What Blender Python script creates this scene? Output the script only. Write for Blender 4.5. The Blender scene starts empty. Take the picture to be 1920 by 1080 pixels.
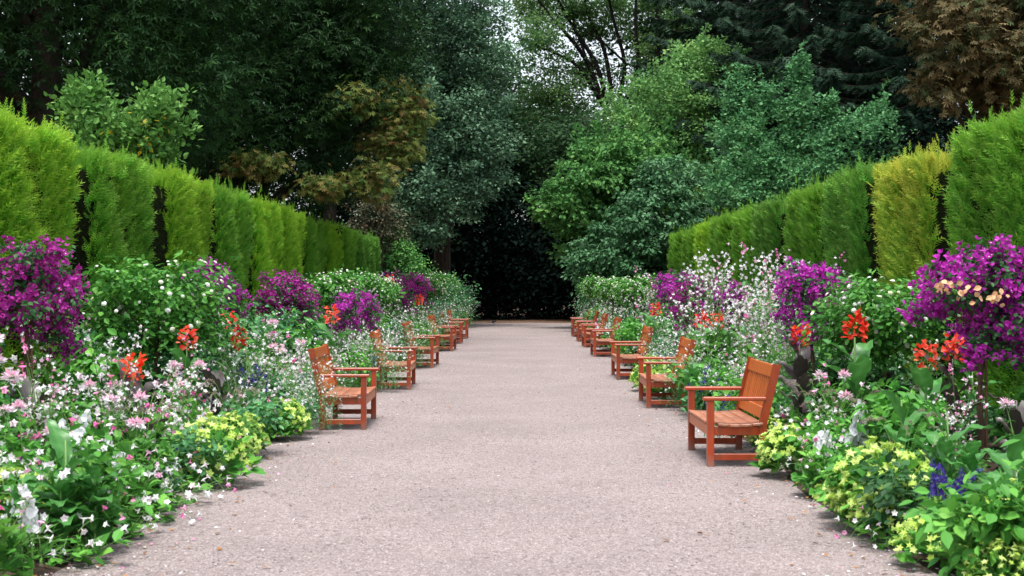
import bpy, math, random
import numpy as np
from mathutils import Vector, Matrix

R = math.radians
scene = bpy.context.scene
col = scene.collection

# ------------------------------------------------------------------ camera
F_PX, VX, VY, CAM_H = 2400.0, 981.0, 542.0, 1.7
cam_d = bpy.data.cameras.new('camera')
cam = bpy.data.objects.new('camera', cam_d)
col.objects.link(cam)
cam.location = (0, 0, CAM_H)
cam.rotation_euler = (R(90.05), 0, R(0.5))
cam_d.sensor_width = 36.0
cam_d.lens = 45.0
cam_d.clip_start = 0.1
cam_d.clip_end = 3000
cam_d.dof.use_dof = True
cam_d.dof.focus_distance = 26.0
cam_d.dof.aperture_fstop = 5.0
scene.camera = cam

# ------------------------------------------------------------------ sky, sun, exposure
SUN_EL, SUN_AZ = R(77), R(188)          # azimuth clockwise from +Y: behind the camera
world = bpy.data.worlds.new('World')
scene.world = world
world.use_nodes = True
wn, wl = world.node_tree.nodes, world.node_tree.links
wn.clear()
sky = wn.new('ShaderNodeTexSky')
sky.sky_type = 'NISHITA'
sky.sun_disc = False
sky.sun_elevation = SUN_EL
sky.sun_rotation = SUN_AZ
sky.air_density = 1.0
sky.dust_density = 3.0
hsv = wn.new('ShaderNodeHueSaturation')
hsv.inputs['Saturation'].default_value = 0.38      # thin even overcast
bg = wn.new('ShaderNodeBackground')
bg.inputs['Strength'].default_value = 0.115
wo = wn.new('ShaderNodeOutputWorld')
wl.new(sky.outputs[0], hsv.inputs['Color'])
wl.new(hsv.outputs[0], bg.inputs[0])
wl.new(bg.outputs[0], wo.inputs[0])

sun_d = bpy.data.lights.new('sun', 'SUN')
sun_d.energy = 1.5
sun_d.angle = R(20)
sun_d.color = (1.0, 0.96, 0.90)
sun = bpy.data.objects.new('sun', sun_d)
col.objects.link(sun)
sdir = Vector((math.sin(SUN_AZ) * math.cos(SUN_EL), math.cos(SUN_AZ) * math.cos(SUN_EL), math.sin(SUN_EL)))
sun.rotation_euler = sdir.to_track_quat('Z', 'Y').to_euler()

scene.view_settings.view_transform = 'Standard'
scene.view_settings.look = 'None'
scene.view_settings.gamma = 1.0
scene.view_settings.use_curve_mapping = False
scene.view_settings.exposure = 1.6
scene.cycles.max_bounces = 6
scene.cycles.diffuse_bounces = 3
scene.cycles.glossy_bounces = 2
scene.cycles.transmission_bounces = 3
scene.cycles.transparent_max_bounces = 4
scene.cycles.caustics_reflective = False
scene.cycles.caustics_refractive = False


def W(x, y, d):
    """a point seen at photo pixel (x, y) standing d metres down the path"""
    return np.array([(x - VX) / F_PX * d, d, CAM_H + (VY - y) / F_PX * d])


# ------------------------------------------------------------------ materials
def new_mat(name):
    m = bpy.data.materials.new(name)
    m.use_nodes = True
    m.node_tree.nodes.clear()
    return m, m.node_tree.nodes, m.node_tree.links


def leaf_mat(name, cols, transl=0.25, rough=0.5, spec=0.3, tip=None, objvar=0.25):
    """per-leaf colour from the 'rnd' attribute; tip: colour of the young shoot ends ('tip' attribute)"""
    m, n, l = new_mat(name)
    at = n.new('ShaderNodeAttribute'); at.attribute_name = 'rnd'
    cr = n.new('ShaderNodeValToRGB')
    el = cr.color_ramp.elements
    while len(el) < len(cols):
        el.new(0.5)
    for i, c in enumerate(cols):
        el[i].position = i / max(1, len(cols) - 1)
        el[i].color = (*c, 1)
    l.new(at.outputs['Fac'], cr.inputs[0])
    c_out = cr.outputs[0]
    if tip:
        at2 = n.new('ShaderNodeAttribute'); at2.attribute_name = 'tip'
        mx = n.new('ShaderNodeMix'); mx.data_type = 'RGBA'
        l.new(at2.outputs['Fac'], mx.inputs[0])
        l.new(c_out, mx.inputs[6])
        mx.inputs[7].default_value = (*tip, 1)
        c_out = mx.outputs[2]
    oi = n.new('ShaderNodeObjectInfo')
    mr = n.new('ShaderNodeMapRange')
    mr.inputs[3].default_value = 1 - objvar / 2
    mr.inputs[4].default_value = 1 + objvar / 2
    l.new(oi.outputs['Random'], mr.inputs[0])
    hs = n.new('ShaderNodeHueSaturation')
    l.new(mr.outputs[0], hs.inputs['Value'])
    l.new(c_out, hs.inputs['Color'])
    p = n.new('ShaderNodeBsdfPrincipled')
    p.inputs['Roughness'].default_value = rough
    p.inputs['Specular IOR Level'].default_value = spec
    l.new(hs.outputs[0], p.inputs['Base Color'])
    out = n.new('ShaderNodeOutputMaterial')
    if transl > 0:
        t = n.new('ShaderNodeBsdfTranslucent')
        l.new(hs.outputs[0], t.inputs[0])
        ms = n.new('ShaderNodeMixShader')
        ms.inputs[0].default_value = transl
        l.new(p.outputs[0], ms.inputs[1]); l.new(t.outputs[0], ms.inputs[2])
        l.new(ms.outputs[0], out.inputs[0])
    else:
        l.new(p.outputs[0], out.inputs[0])
    return m


def noise_mat(name, cols, scale, rough=0.8, bump=0.0, stretch=(1, 1, 1), detail=6, bump_dist=0.01, spec=0.3):
    m, n, l = new_mat(name)
    tc = n.new('ShaderNodeTexCoord')
    mp = n.new('ShaderNodeMapping'); mp.inputs['Scale'].default_value = stretch
    l.new(tc.outputs['Object'], mp.inputs[0])
    nz = n.new('ShaderNodeTexNoise')
    nz.inputs['Scale'].default_value = scale
    nz.inputs['Detail'].default_value = detail
    nz.inputs['Roughness'].default_value = 0.65
    l.new(mp.outputs[0], nz.inputs['Vector'])
    cr = n.new('ShaderNodeValToRGB')
    el = cr.color_ramp.elements
    while len(el) < len(cols):
        el.new(0.5)
    for i, c in enumerate(cols):
        el[i].position = 0.28 + 0.44 * i / max(1, len(cols) - 1)
        el[i].color = (*c, 1)
    l.new(nz.outputs[0], cr.inputs[0])
    oi = n.new('ShaderNodeObjectInfo')
    mr = n.new('ShaderNodeMapRange')
    mr.inputs[3].default_value = 0.85
    mr.inputs[4].default_value = 1.15
    l.new(oi.outputs['Random'], mr.inputs[0])
    hs = n.new('ShaderNodeHueSaturation')
    l.new(mr.outputs[0], hs.inputs['Value'])
    l.new(cr.outputs[0], hs.inputs['Color'])
    p = n.new('ShaderNodeBsdfPrincipled')
    p.inputs['Roughness'].default_value = rough
    p.inputs['Specular IOR Level'].default_value = spec
    l.new(hs.outputs[0], p.inputs['Base Color'])
    if bump:
        b = n.new('ShaderNodeBump')
        b.inputs['Strength'].default_value = bump
        b.inputs['Distance'].default_value = bump_dist
        l.new(nz.outputs[0], b.inputs['Height'])
        l.new(b.outputs[0], p.inputs['Normal'])
    out = n.new('ShaderNodeOutputMaterial')
    l.new(p.outputs[0], out.inputs[0])
    return m


def gravel_mat():
    m, n, l = new_mat('fine_gravel')
    tc = n.new('ShaderNodeTexCoord')
    out = n.new('ShaderNodeOutputMaterial')
    p = n.new('ShaderNodeBsdfPrincipled')
    p.inputs['Roughness'].default_value = 0.9
    p.inputs['Specular IOR Level'].default_value = 0.2
    # grains
    vo = n.new('ShaderNodeTexVoronoi'); vo.inputs['Scale'].default_value = 105
    l.new(tc.outputs['Object'], vo.inputs['Vector'])
    sep = n.new('ShaderNodeSeparateColor'); l.new(vo.outputs['Color'], sep.inputs[0])
    cr = n.new('ShaderNodeValToRGB')
    el = cr.color_ramp.elements
    stops = [(0.0, (0.135, 0.104, 0.096)), (0.2, (0.220, 0.178, 0.168)), (0.6, (0.258, 0.216, 0.211)), (0.9, (0.31, 0.268, 0.265)), (1.0, (0.48, 0.43, 0.43))]
    while len(el) < len(stops):
        el.new(0.5)
    for e, (q, c) in zip(el, stops):
        e.position = q; e.color = (*c, 1)
    l.new(sep.outputs[0], cr.inputs[0])
    # broad wear and damp patches
    nz = n.new('ShaderNodeTexNoise'); nz.inputs['Scale'].default_value = 0.55; nz.inputs['Detail'].default_value = 7
    nz.inputs['Roughness'].default_value = 0.62
    l.new(tc.outputs['Object'], nz.inputs['Vector'])
    mr = n.new('ShaderNodeMapRange'); mr.inputs[1].default_value = 0.3; mr.inputs[2].default_value = 0.7
    mr.inputs[3].default_value = 0.86; mr.inputs[4].default_value = 1.09
    l.new(nz.outputs[0], mr.inputs[0])
    # small dark flecks: the shade of little bumps painted into the colour
    nz2 = n.new('ShaderNodeTexNoise'); nz2.inputs['Scale'].default_value = 15.0; nz2.inputs['Detail'].default_value = 5
    nz2.inputs['Roughness'].default_value = 0.7
    l.new(tc.outputs['Object'], nz2.inputs['Vector'])
    mr2 = n.new('ShaderNodeMapRange'); mr2.inputs[1].default_value = 0.30; mr2.inputs[2].default_value = 0.46
    mr2.inputs[3].default_value = 0.5; mr2.inputs[4].default_value = 1.0
    l.new(nz2.outputs[0], mr2.inputs[0])
    mu = n.new('ShaderNodeMath'); mu.operation = 'MULTIPLY'
    l.new(mr.outputs[0], mu.inputs[0]); l.new(mr2.outputs[0], mu.inputs[1])
    hs = n.new('ShaderNodeHueSaturation')
    l.new(cr.outputs[0], hs.inputs['Color']); l.new(mu.outputs[0], hs.inputs['Value'])
    l.new(hs.outputs[0], p.inputs['Base Color'])
    b = n.new('ShaderNodeBump'); b.inputs['Strength'].default_value = 0.7; b.inputs['Distance'].default_value = 0.008
    ad = n.new('ShaderNodeMath'); ad.operation = 'ADD'
    l.new(vo.outputs['Distance'], ad.inputs[0])
    ml = n.new('ShaderNodeMath'); ml.operation = 'MULTIPLY'; ml.inputs[1].default_value = 3.0
    l.new(nz2.outputs[0], ml.inputs[0]); l.new(ml.outputs[0], ad.inputs[1])
    l.new(ad.outputs[0], b.inputs['Height'])
    l.new(b.outputs[0], p.inputs['Normal'])
    l.new(p.outputs[0], out.inputs[0])
    return m


def wood_mat(name, c0, c1, rough, stretch, wear=None, feet=False):
    m, n, l = new_mat(name)
    tc = n.new('ShaderNodeTexCoord')
    mp = n.new('ShaderNodeMapping'); mp.inputs['Scale'].default_value = stretch
    l.new(tc.outputs['Object'], mp.inputs[0])
    nz = n.new('ShaderNodeTexNoise'); nz.inputs['Scale'].default_value = 14; nz.inputs['Detail'].default_value = 5
    l.new(mp.outputs[0], nz.inputs['Vector'])
    cr = n.new('ShaderNodeValToRGB')
    cr.color_ramp.elements[0].position = 0.3; cr.color_ramp.elements[0].color = (*c0, 1)
    cr.color_ramp.elements[1].position = 0.7; cr.color_ramp.elements[1].color = (*c1, 1)
    l.new(nz.outputs[0], cr.inputs[0])
    c_out = cr.outputs[0]
    if wear:
        n2 = n.new('ShaderNodeTexNoise'); n2.inputs['Scale'].default_value = 9; n2.inputs['Detail'].default_value = 6
        l.new(tc.outputs['Object'], n2.inputs['Vector'])
        mr = n.new('ShaderNodeMapRange'); mr.inputs[1].default_value = 0.52; mr.inputs[2].default_value = 0.68
        l.new(n2.outputs[0], mr.inputs[0])
        mx = n.new('ShaderNodeMix'); mx.data_type = 'RGBA'
        l.new(mr.outputs[0], mx.inputs[0]); l.new(c_out, mx.inputs[6]); mx.inputs[7].default_value = (*wear, 1)
        c_out = mx.outputs[2]
    if feet:                                   # splashed grit on the lowest few centimetres
        sp = n.new('ShaderNodeSeparateXYZ'); l.new(tc.outputs['Object'], sp.inputs[0])
        n3 = n.new('ShaderNodeTexNoise'); n3.inputs['Scale'].default_value = 40; l.new(tc.outputs['Object'], n3.inputs['Vector'])
        mz = n.new('ShaderNodeMapRange'); mz.inputs[1].default_value = 0.02; mz.inputs[2].default_value = 0.13
        mz.inputs[3].default_value = 1.0; mz.inputs[4].default_value = 0.0
        l.new(sp.outputs[2], mz.inputs[0])
        mm = n.new('ShaderNodeMath'); mm.operation = 'MULTIPLY'; l.new(mz.outputs[0], mm.inputs[0]); l.new(n3.outputs[0], mm.inputs[1])
        mx3 = n.new('ShaderNodeMix'); mx3.data_type = 'RGBA'
        l.new(mm.outputs[0], mx3.inputs[0]); l.new(c_out, mx3.inputs[6]); mx3.inputs[7].default_value = (0.20, 0.15, 0.12, 1)
        c_out = mx3.outputs[2]
    oi = n.new('ShaderNodeObjectInfo')
    mv = n.new('ShaderNodeMapRange'); mv.inputs[3].default_value = 0.82; mv.inputs[4].default_value = 1.15
    l.new(oi.outputs['Random'], mv.inputs[0])
    hs = n.new('ShaderNodeHueSaturation'); l.new(mv.outputs[0], hs.inputs['Value']); l.new(c_out, hs.inputs['Color'])
    p = n.new('ShaderNodeBsdfPrincipled')
    p.inputs['Roughness'].default_value = rough
    l.new(hs.outputs[0], p.inputs['Base Color'])
    b = n.new('ShaderNodeBump'); b.inputs['Strength'].default_value = 0.25; b.inputs['Distance'].default_value = 0.003
    l.new(nz.outputs[0], b.inputs['Height']); l.new(b.outputs[0], p.inputs['Normal'])
    out = n.new('ShaderNodeOutputMaterial'); l.new(p.outputs[0], out.inputs[0])
    return m


M = {}
M['gravel'] = gravel_mat()
M['soil'] = noise_mat('bed_soil', [(0.035, 0.022, 0.015), (0.075, 0.05, 0.035)], 9, 0.95, 0.9, bump_dist=0.03)
M['litter'] = noise_mat('leaf_litter', [(0.05, 0.026, 0.016), (0.11, 0.06, 0.035), (0.07, 0.06, 0.03)], 5, 0.95, 0.8, bump_dist=0.03)
M['bark'] = noise_mat('bark', [(0.018, 0.014, 0.011), (0.06, 0.048, 0.038)], 7, 0.95, 0.9, (1, 1, 0.25), bump_dist=0.03)
M['bark_dark'] = noise_mat('silhouette_bark', [(0.006, 0.005, 0.004), (0.022, 0.018, 0.015)], 7, 0.95, 0.9, (1, 1, 0.25), bump_dist=0.03, spec=0.1)  # darker bark for the ash: its silhouette against the sky put into the colour
M['twig'] = noise_mat('shrub_stem', [(0.06, 0.035, 0.022), (0.14, 0.085, 0.055)], 25, 0.9, 0.7, (1, 1, 0.3), bump_dist=0.006)
M['stake'] = noise_mat('bamboo_stake', [(0.13, 0.07, 0.035), (0.24, 0.14, 0.07)], 12, 0.7, 0.3, (1, 1, 0.3), bump_dist=0.003)
M['frame'] = wood_mat('stained_frame_wood', (0.25, 0.034, 0.009), (0.34, 0.051, 0.014), 0.32, (1, 1, 0.25), wear=(0.20, 0.048, 0.022))
M['leg'] = wood_mat('stained_leg_wood', (0.25, 0.034, 0.009), (0.34, 0.051, 0.014), 0.32, (1, 1, 0.25), wear=(0.20, 0.048, 0.022), feet=True)
M['back'] = wood_mat('stained_back_wood', (0.36, 0.078, 0.013), (0.50, 0.135, 0.028), 0.40, (1, 1, 0.25))
M['seat'] = wood_mat('worn_seat_wood', (0.23, 0.075, 0.034), (0.40, 0.15, 0.075), 0.42, (1, 0.12, 1), wear=(0.42, 0.25, 0.19))
# hedges
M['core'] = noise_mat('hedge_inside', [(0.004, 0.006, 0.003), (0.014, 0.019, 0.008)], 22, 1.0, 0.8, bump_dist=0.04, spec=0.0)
HTIP = (0.34, 0.36, 0.05)
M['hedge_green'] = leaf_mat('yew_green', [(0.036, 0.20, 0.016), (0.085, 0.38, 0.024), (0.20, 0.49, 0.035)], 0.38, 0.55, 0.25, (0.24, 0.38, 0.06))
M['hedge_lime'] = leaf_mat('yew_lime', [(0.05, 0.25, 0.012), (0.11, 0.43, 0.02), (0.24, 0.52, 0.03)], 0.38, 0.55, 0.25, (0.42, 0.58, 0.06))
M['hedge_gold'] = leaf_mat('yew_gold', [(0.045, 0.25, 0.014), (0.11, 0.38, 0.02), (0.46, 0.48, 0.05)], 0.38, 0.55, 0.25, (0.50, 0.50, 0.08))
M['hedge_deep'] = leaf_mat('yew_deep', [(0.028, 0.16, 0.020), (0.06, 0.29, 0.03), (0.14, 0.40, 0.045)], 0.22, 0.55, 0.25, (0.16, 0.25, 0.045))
# trees
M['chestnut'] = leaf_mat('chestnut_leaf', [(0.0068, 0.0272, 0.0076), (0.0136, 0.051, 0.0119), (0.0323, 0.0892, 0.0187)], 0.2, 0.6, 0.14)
M['autumn'] = leaf_mat('chestnut_autumn', [(0.035, 0.09, 0.02), (0.08, 0.15, 0.03), (0.17, 0.20, 0.045), (0.20, 0.17, 0.05), (0.18, 0.085, 0.035)], 0.25, 0.6, 0.14)
M['copper'] = leaf_mat('chestnut_copper', [(0.045, 0.07, 0.022), (0.085, 0.082, 0.035), (0.145, 0.112, 0.047), (0.24, 0.18, 0.085)], 0.2, 0.6, 0.14)
M['holmoak'] = leaf_mat('grey_green_leaf', [(0.0585, 0.13, 0.078), (0.13, 0.26, 0.1495), (0.234, 0.39, 0.221)], 0.2, 0.6, 0.14)
M['fresh'] = leaf_mat('fresh_green_leaf', [(0.046, 0.1552, 0.0437), (0.0978, 0.2702, 0.069), (0.1955, 0.4025, 0.0978)], 0.3, 0.6, 0.14)
M['pale'] = leaf_mat('pale_green_leaf', [(0.069, 0.184, 0.0575), (0.138, 0.299, 0.092), (0.2415, 0.414, 0.115)], 0.3, 0.6, 0.14)
M['bluegreen'] = leaf_mat('blue_green_leaf', [(0.046, 0.1552, 0.0633), (0.0978, 0.2702, 0.1035), (0.184, 0.391, 0.161)], 0.25, 0.6, 0.14)
M['viburnum'] = leaf_mat('viburnum_leaf', [(0.03, 0.10, 0.04), (0.07, 0.185, 0.075), (0.145, 0.29, 0.15)], 0.2, 0.6, 0.14)
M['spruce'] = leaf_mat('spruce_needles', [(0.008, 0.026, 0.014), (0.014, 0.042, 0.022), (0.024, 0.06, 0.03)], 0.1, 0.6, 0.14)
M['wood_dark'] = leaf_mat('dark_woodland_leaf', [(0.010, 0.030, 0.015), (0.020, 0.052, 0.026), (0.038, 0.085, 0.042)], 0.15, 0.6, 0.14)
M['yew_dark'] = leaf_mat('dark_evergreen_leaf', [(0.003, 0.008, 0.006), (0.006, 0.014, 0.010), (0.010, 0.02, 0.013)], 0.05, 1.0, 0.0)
M['airy'] = leaf_mat('airy_leaf', [(0.05, 0.13, 0.04), (0.10, 0.20, 0.06), (0.16, 0.27, 0.09)], 0.5, 0.6, 0.14)
M['wood_mid'] = leaf_mat('woodland_leaf', [(0.02, 0.06, 0.025), (0.04, 0.10, 0.04), (0.08, 0.16, 0.06)], 0.3, 0.6, 0.14)
M['magnolia'] = leaf_mat('glossy_light_leaf', [(0.07, 0.20, 0.045), (0.13, 0.31, 0.065), (0.21, 0.41, 0.10)], 0.25, 0.5, 0.15)
M['yellow_leaf'] = leaf_mat('yellow_turning_leaf', [(0.55, 0.40, 0.03), (0.65, 0.50, 0.05)], 0.3, 0.5, 0.3)
M['dullshrub'] = leaf_mat('dull_shrub_leaf', [(0.05, 0.075, 0.04), (0.10, 0.11, 0.065), (0.20, 0.13, 0.085)], 0.2, 0.6, 0.2)
# bed plants
M['leaf'] = leaf_mat('plant_leaf', [(0.045, 0.17, 0.03), (0.09, 0.30, 0.045), (0.18, 0.43, 0.07)], 0.3, 0.5, 0.2, objvar=0.5)
M['leaf_cool'] = leaf_mat('cool_plant_leaf', [(0.035, 0.15, 0.055), (0.08, 0.25, 0.09), (0.16, 0.36, 0.15)], 0.25, 0.5, 0.2, objvar=0.4)
M['leaf_dark'] = leaf_mat('dark_plant_leaf', [(0.02, 0.075, 0.025), (0.035, 0.12, 0.035), (0.06, 0.17, 0.05)], 0.25, 0.5, 0.2)
M['lantana_leaf'] = leaf_mat('lantana_leaf', [(0.04, 0.16, 0.03), (0.085, 0.28, 0.045), (0.16, 0.40, 0.06)], 0.28, 0.5, 0.2)
M['bigleaf'] = leaf_mat('broad_leaf', [(0.035, 0.15, 0.03), (0.065, 0.23, 0.045), (0.11, 0.31, 0.09)], 0.28, 0.36, 0.45, objvar=0.4)
M['bronze'] = leaf_mat('bronze_leaf', [(0.035, 0.028, 0.03), (0.06, 0.045, 0.045), (0.05, 0.06, 0.04)], 0.15, 0.32, 0.5)
M['stem'] = leaf_mat('green_stem', [(0.09, 0.20, 0.05), (0.16, 0.28, 0.08)], 0.0, 0.5, 0.3)
M['bract'] = leaf_mat('magenta_bract', [(0.22, 0.012, 0.18), (0.44, 0.022, 0.38), (0.60, 0.07, 0.54)], 0.35, 0.6, 0.15)
M['bract_red'] = leaf_mat('plum_bract', [(0.17, 0.012, 0.11), (0.36, 0.02, 0.26), (0.54, 0.06, 0.44)], 0.35, 0.6, 0.15)
M['peach'] = leaf_mat('faded_peach_bract', [(0.72, 0.40, 0.20), (0.80, 0.52, 0.32)], 0.3, 0.6, 0.15)
M['white'] = leaf_mat('white_petal', [(0.72, 0.74, 0.76), (0.82, 0.83, 0.84)], 0.3, 0.5, 0.2, objvar=0.05)
M['cream'] = leaf_mat('cream_flower', [(0.68, 0.70, 0.42), (0.80, 0.82, 0.74), (0.84, 0.85, 0.82)], 0.3, 0.5, 0.2, objvar=0.05)
M['pinkmix'] = leaf_mat('pink_to_white_petal', [(0.76, 0.10, 0.38), (0.82, 0.40, 0.60), (0.84, 0.74, 0.80), (0.85, 0.85, 0.85), (0.85, 0.85, 0.85), (0.85, 0.85, 0.85)], 0.3, 0.5, 0.2, objvar=0.05)
M['blush'] = leaf_mat('blush_white_petal', [(0.78, 0.55, 0.66), (0.80, 0.76, 0.80), (0.82, 0.82, 0.84), (0.82, 0.82, 0.84)], 0.3, 0.5, 0.2, objvar=0.05)
M['cleome'] = leaf_mat('cleome_petal', [(0.85, 0.82, 0.84), (0.84, 0.62, 0.74), (0.84, 0.36, 0.50)], 0.3, 0.5, 0.2, objvar=0.05)
M['lime'] = leaf_mat('lime_petal', [(0.42, 0.62, 0.09), (0.55, 0.72, 0.17), (0.68, 0.80, 0.32)], 0.35, 0.5, 0.2, objvar=0.1)
M['red'] = leaf_mat('scarlet_petal', [(0.62, 0.015, 0.008), (0.80, 0.04, 0.015), (0.84, 0.10, 0.045)], 0.3, 0.45, 0.25)
M['coral'] = leaf_mat('coral_petal', [(0.82, 0.045, 0.022), (0.85, 0.10, 0.06), (0.86, 0.24, 0.17)], 0.3, 0.45, 0.25)
M['blue'] = leaf_mat('violet_blue_petal', [(0.03, 0.012, 0.16), (0.06, 0.028, 0.26), (0.10, 0.08, 0.40)], 0.3, 0.5, 0.2)
M['plume'] = leaf_mat('grass_plume', [(0.26, 0.20, 0.17), (0.42, 0.34, 0.30)], 0.3, 0.7, 0.1)
M['dry'] = leaf_mat('dry_leaf', [(0.16, 0.07, 0.03), (0.30, 0.13, 0.04), (0.42, 0.20, 0.05)], 0.1, 0.7, 0.1)
M['pebble'] = leaf_mat('loose_stone', [(0.20, 0.165, 0.155), (0.30, 0.255, 0.255), (0.46, 0.42, 0.42)], 0.0, 0.9, 0.2)
M['black'] = noise_mat('dark_plumage', [(0.01, 0.01, 0.014), (0.025, 0.025, 0.03)], 30, 0.5)
M['bird_white'] = noise_mat('white_plumage', [(0.65, 0.65, 0.65), (0.75, 0.75, 0.75)], 30, 0.6)


# ------------------------------------------------------------------ mesh helpers
class MB:
    """collects vertices / faces / per-vertex attributes; builds one mesh"""
    def __init__(self):
        self.V, self.F3, self.F4, self.rnd, self.tip = [], [], [], [], []
        self.n = 0

    def add(self, V, F3=None, F4=None, rnd=0.5, tip=None):
        V = np.asarray(V, float).reshape(-1, 3)
        k = len(V)
        if F3 is not None and len(F3):
            self.F3.append(np.asarray(F3, int).reshape(-1, 3) + self.n)
        if F4 is not None and len(F4):
            self.F4.append(np.asarray(F4, int).reshape(-1, 4) + self.n)
        self.V.append(V)
        self.rnd.append(np.broadcast_to(np.asarray(rnd, float), (k,)))
        self.tip.append(np.broadcast_to(np.asarray(0.0 if tip is None else tip, float), (k,)))
        self.n += k

    def scatter(self, tmpl, pos, dirs, nrm, size, rnd=None, width=None, rng=None):
        """place template tmpl = (verts, tris, quads, tipvals) at pos, its +Y along dirs, its +Z near nrm"""
        tv, t3, t4, tt = tmpl
        pos = np.asarray(pos, float); N = len(pos)
        if N == 0:
            return
        d = dirs / (np.linalg.norm(dirs, axis=1, keepdims=True) + 1e-9)
        x = np.cross(d, nrm)
        x /= (np.linalg.norm(x, axis=1, keepdims=True) + 1e-9)
        z = np.cross(x, d)
        size = np.broadcast_to(np.asarray(size, float), (N,))
        w = np.broadcast_to(np.asarray(1.0 if width is None else width, float), (N,))
        V = (pos[:, None, :]
             + (size * w)[:, None, None] * tv[None, :, 0:1] * x[:, None, :]
             + size[:, None, None] * tv[None, :, 1:2] * d[:, None, :]
             + size[:, None, None] * tv[None, :, 2:3] * z[:, None, :])
        k = len(tv)
        off = (np.arange(N) * k)[:, None, None]
        F3 = (t3[None] + off).reshape(-1, 3) if len(t3) else None
        F4 = (t4[None] + off).reshape(-1, 4) if len(t4) else None
        if rnd is None:
            rnd = np.random.default_rng(N).random(N)
        self.add(V.reshape(-1, 3), F3, F4, np.repeat(rnd, k), np.tile(tt, N))

    def tube(self, pts, radii, sides=6, rnd=0.5, cap=True):
        pts = np.asarray(pts, float); n = len(pts)
        radii = np.broadcast_to(np.asarray(radii, float), (n,))
        tan = np.gradient(pts, axis=0)
        tan /= (np.linalg.norm(tan, axis=1, keepdims=True) + 1e-9)
        ref = np.array([1.0, 0, 0]) if abs(tan[:, 0]).mean() < 0.7 else np.array([0, 1.0, 0])
        u = np.cross(tan, ref); u /= (np.linalg.norm(u, axis=1, keepdims=True) + 1e-9)
        v = np.cross(tan, u)
        a = np.arange(sides) * 2 * math.pi / sides
        V = pts[:, None] + radii[:, None, None] * (np.cos(a)[None, :, None] * u[:, None] + np.sin(a)[None, :, None] * v[:, None])
        i = np.arange(n - 1)[:, None] * sides
        j = np.arange(sides)[None]
        j2 = (j + 1) % sides
        F4 = np.stack([i + j, i + j2, i + sides + j2, i + sides + j], -1).reshape(-1, 4)
        V = V.reshape(-1, 3)
        F3 = None
        if cap:
            V = np.vstack([V, pts[-1:]])
            t = (n - 1) * sides
            F3 = np.array([[t + q, t + (q + 1) % sides, n * sides] for q in range(sides)])
        self.add(V, F3, F4, rnd)

    def box(self, c, s, rot=None, bev=0.004):
        """bevelled box: centre, size"""
        hx, hy, hz = s[0] / 2, s[1] / 2, s[2] / 2
        b = min(bev, hx * .4, hy * .4, hz * .4)
        V = []; idx = {}
        for sx in (-1, 1):
            for sy in (-1, 1):
                for sz in (-1, 1):
                    for ax in range(3):
                        p = [sx * (hx - b), sy * (hy - b), sz * (hz - b)]
                        p[ax] = (sx * hx, sy * hy, sz * hz)[ax]
                        idx[(sx, sy, sz, ax)] = len(V); V.append(p)
        F4, F3 = [], []
        for ax in range(3):
            a1, a2 = [(1, 2), (2, 0), (0, 1)][ax]
            for s1 in (-1, 1):
                q = []
                for (p1, p2) in ((-1, -1), (1, -1), (1, 1), (-1, 1)):
                    t = [0, 0, 0]; t[ax] = s1; t[a1] = p1; t[a2] = p2
                    q.append(idx[(*t, ax)])
                F4.append(q if s1 > 0 else q[::-1])
            for p1 in (-1, 1):
                for p2 in (-1, 1):
                    ta = [0, 0, 0]; ta[ax] = -1; ta[a1] = p1; ta[a2] = p2
                    tb = list(ta); tb[ax] = 1
                    q = [idx[(*ta, a1)], idx[(*tb, a1)], idx[(*tb, a2)], idx[(*ta, a2)]]
                    F4.append(q if p1 * p2 > 0 else q[::-1])
        for sx in (-1, 1):
            for sy in (-1, 1):
                for sz in (-1, 1):
                    q = [idx[(sx, sy, sz, k)] for k in range(3)]
                    F3.append(q if sx * sy * sz > 0 else q[::-1])
        V = np.array(V)
        if rot is not None:
            V = V @ np.array(rot).T
        self.add(V + np.array(c), F3, F4)

    def mesh(self, name, mat, smooth=False):
        V = np.concatenate(self.V)
        F3 = np.concatenate(self.F3) if self.F3 else np.zeros((0, 3), int)
        F4 = np.concatenate(self.F4) if self.F4 else np.zeros((0, 4), int)
        me = bpy.data.meshes.new(name)
        me.vertices.add(len(V)); me.vertices.foreach_set('co', V.ravel())
        nl = F3.size + F4.size
        me.loops.add(nl)
        me.loops.foreach_set('vertex_index', np.concatenate([F3.ravel(), F4.ravel()]))
        me.polygons.add(len(F3) + len(F4))
        st = np.concatenate([np.arange(len(F3)) * 3, F3.size + np.arange(len(F4)) * 4])
        me.polygons.foreach_set('loop_start', st)
        me.polygons.foreach_set('use_smooth', np.full(len(st), bool(smooth)))
        for nm, arr in (('rnd', self.rnd), ('tip', self.tip)):
            a = me.attributes.new(nm, 'FLOAT', 'POINT')
            a.data.foreach_set('value', np.concatenate(arr))
        me.update(calc_edges=True)
        me.validate()
        me.materials.append(mat)
        return me


def T(verts, tris=(), quads=(), tip=None):
    v = np.array(verts, float)
    return (v, np.array(tris, int).reshape(-1, 3), np.array(quads, int).reshape(-1, 4),
            np.zeros(len(v)) if tip is None else np.array(tip, float))


T_RHOMB = T([(0, 0, 0), (.30, .45, .07), (0, 1, 0), (-.30, .45, .07)], [(0, 1, 2), (0, 2, 3)])
T_OVAL = T([(0, 0, 0), (.25, .25, .06), (.30, .55, .05), (0, 1, -.06), (-.30, .55, .05), (-.25, .25, .06)], (), [(0, 1, 2, 3), (0, 3, 4, 5)])
T_NARROW = T([(0, 0, 0), (.10, .4, .03), (0, 1, -.06), (-.10, .4, .03)], [(0, 1, 2), (0, 2, 3)])


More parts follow.
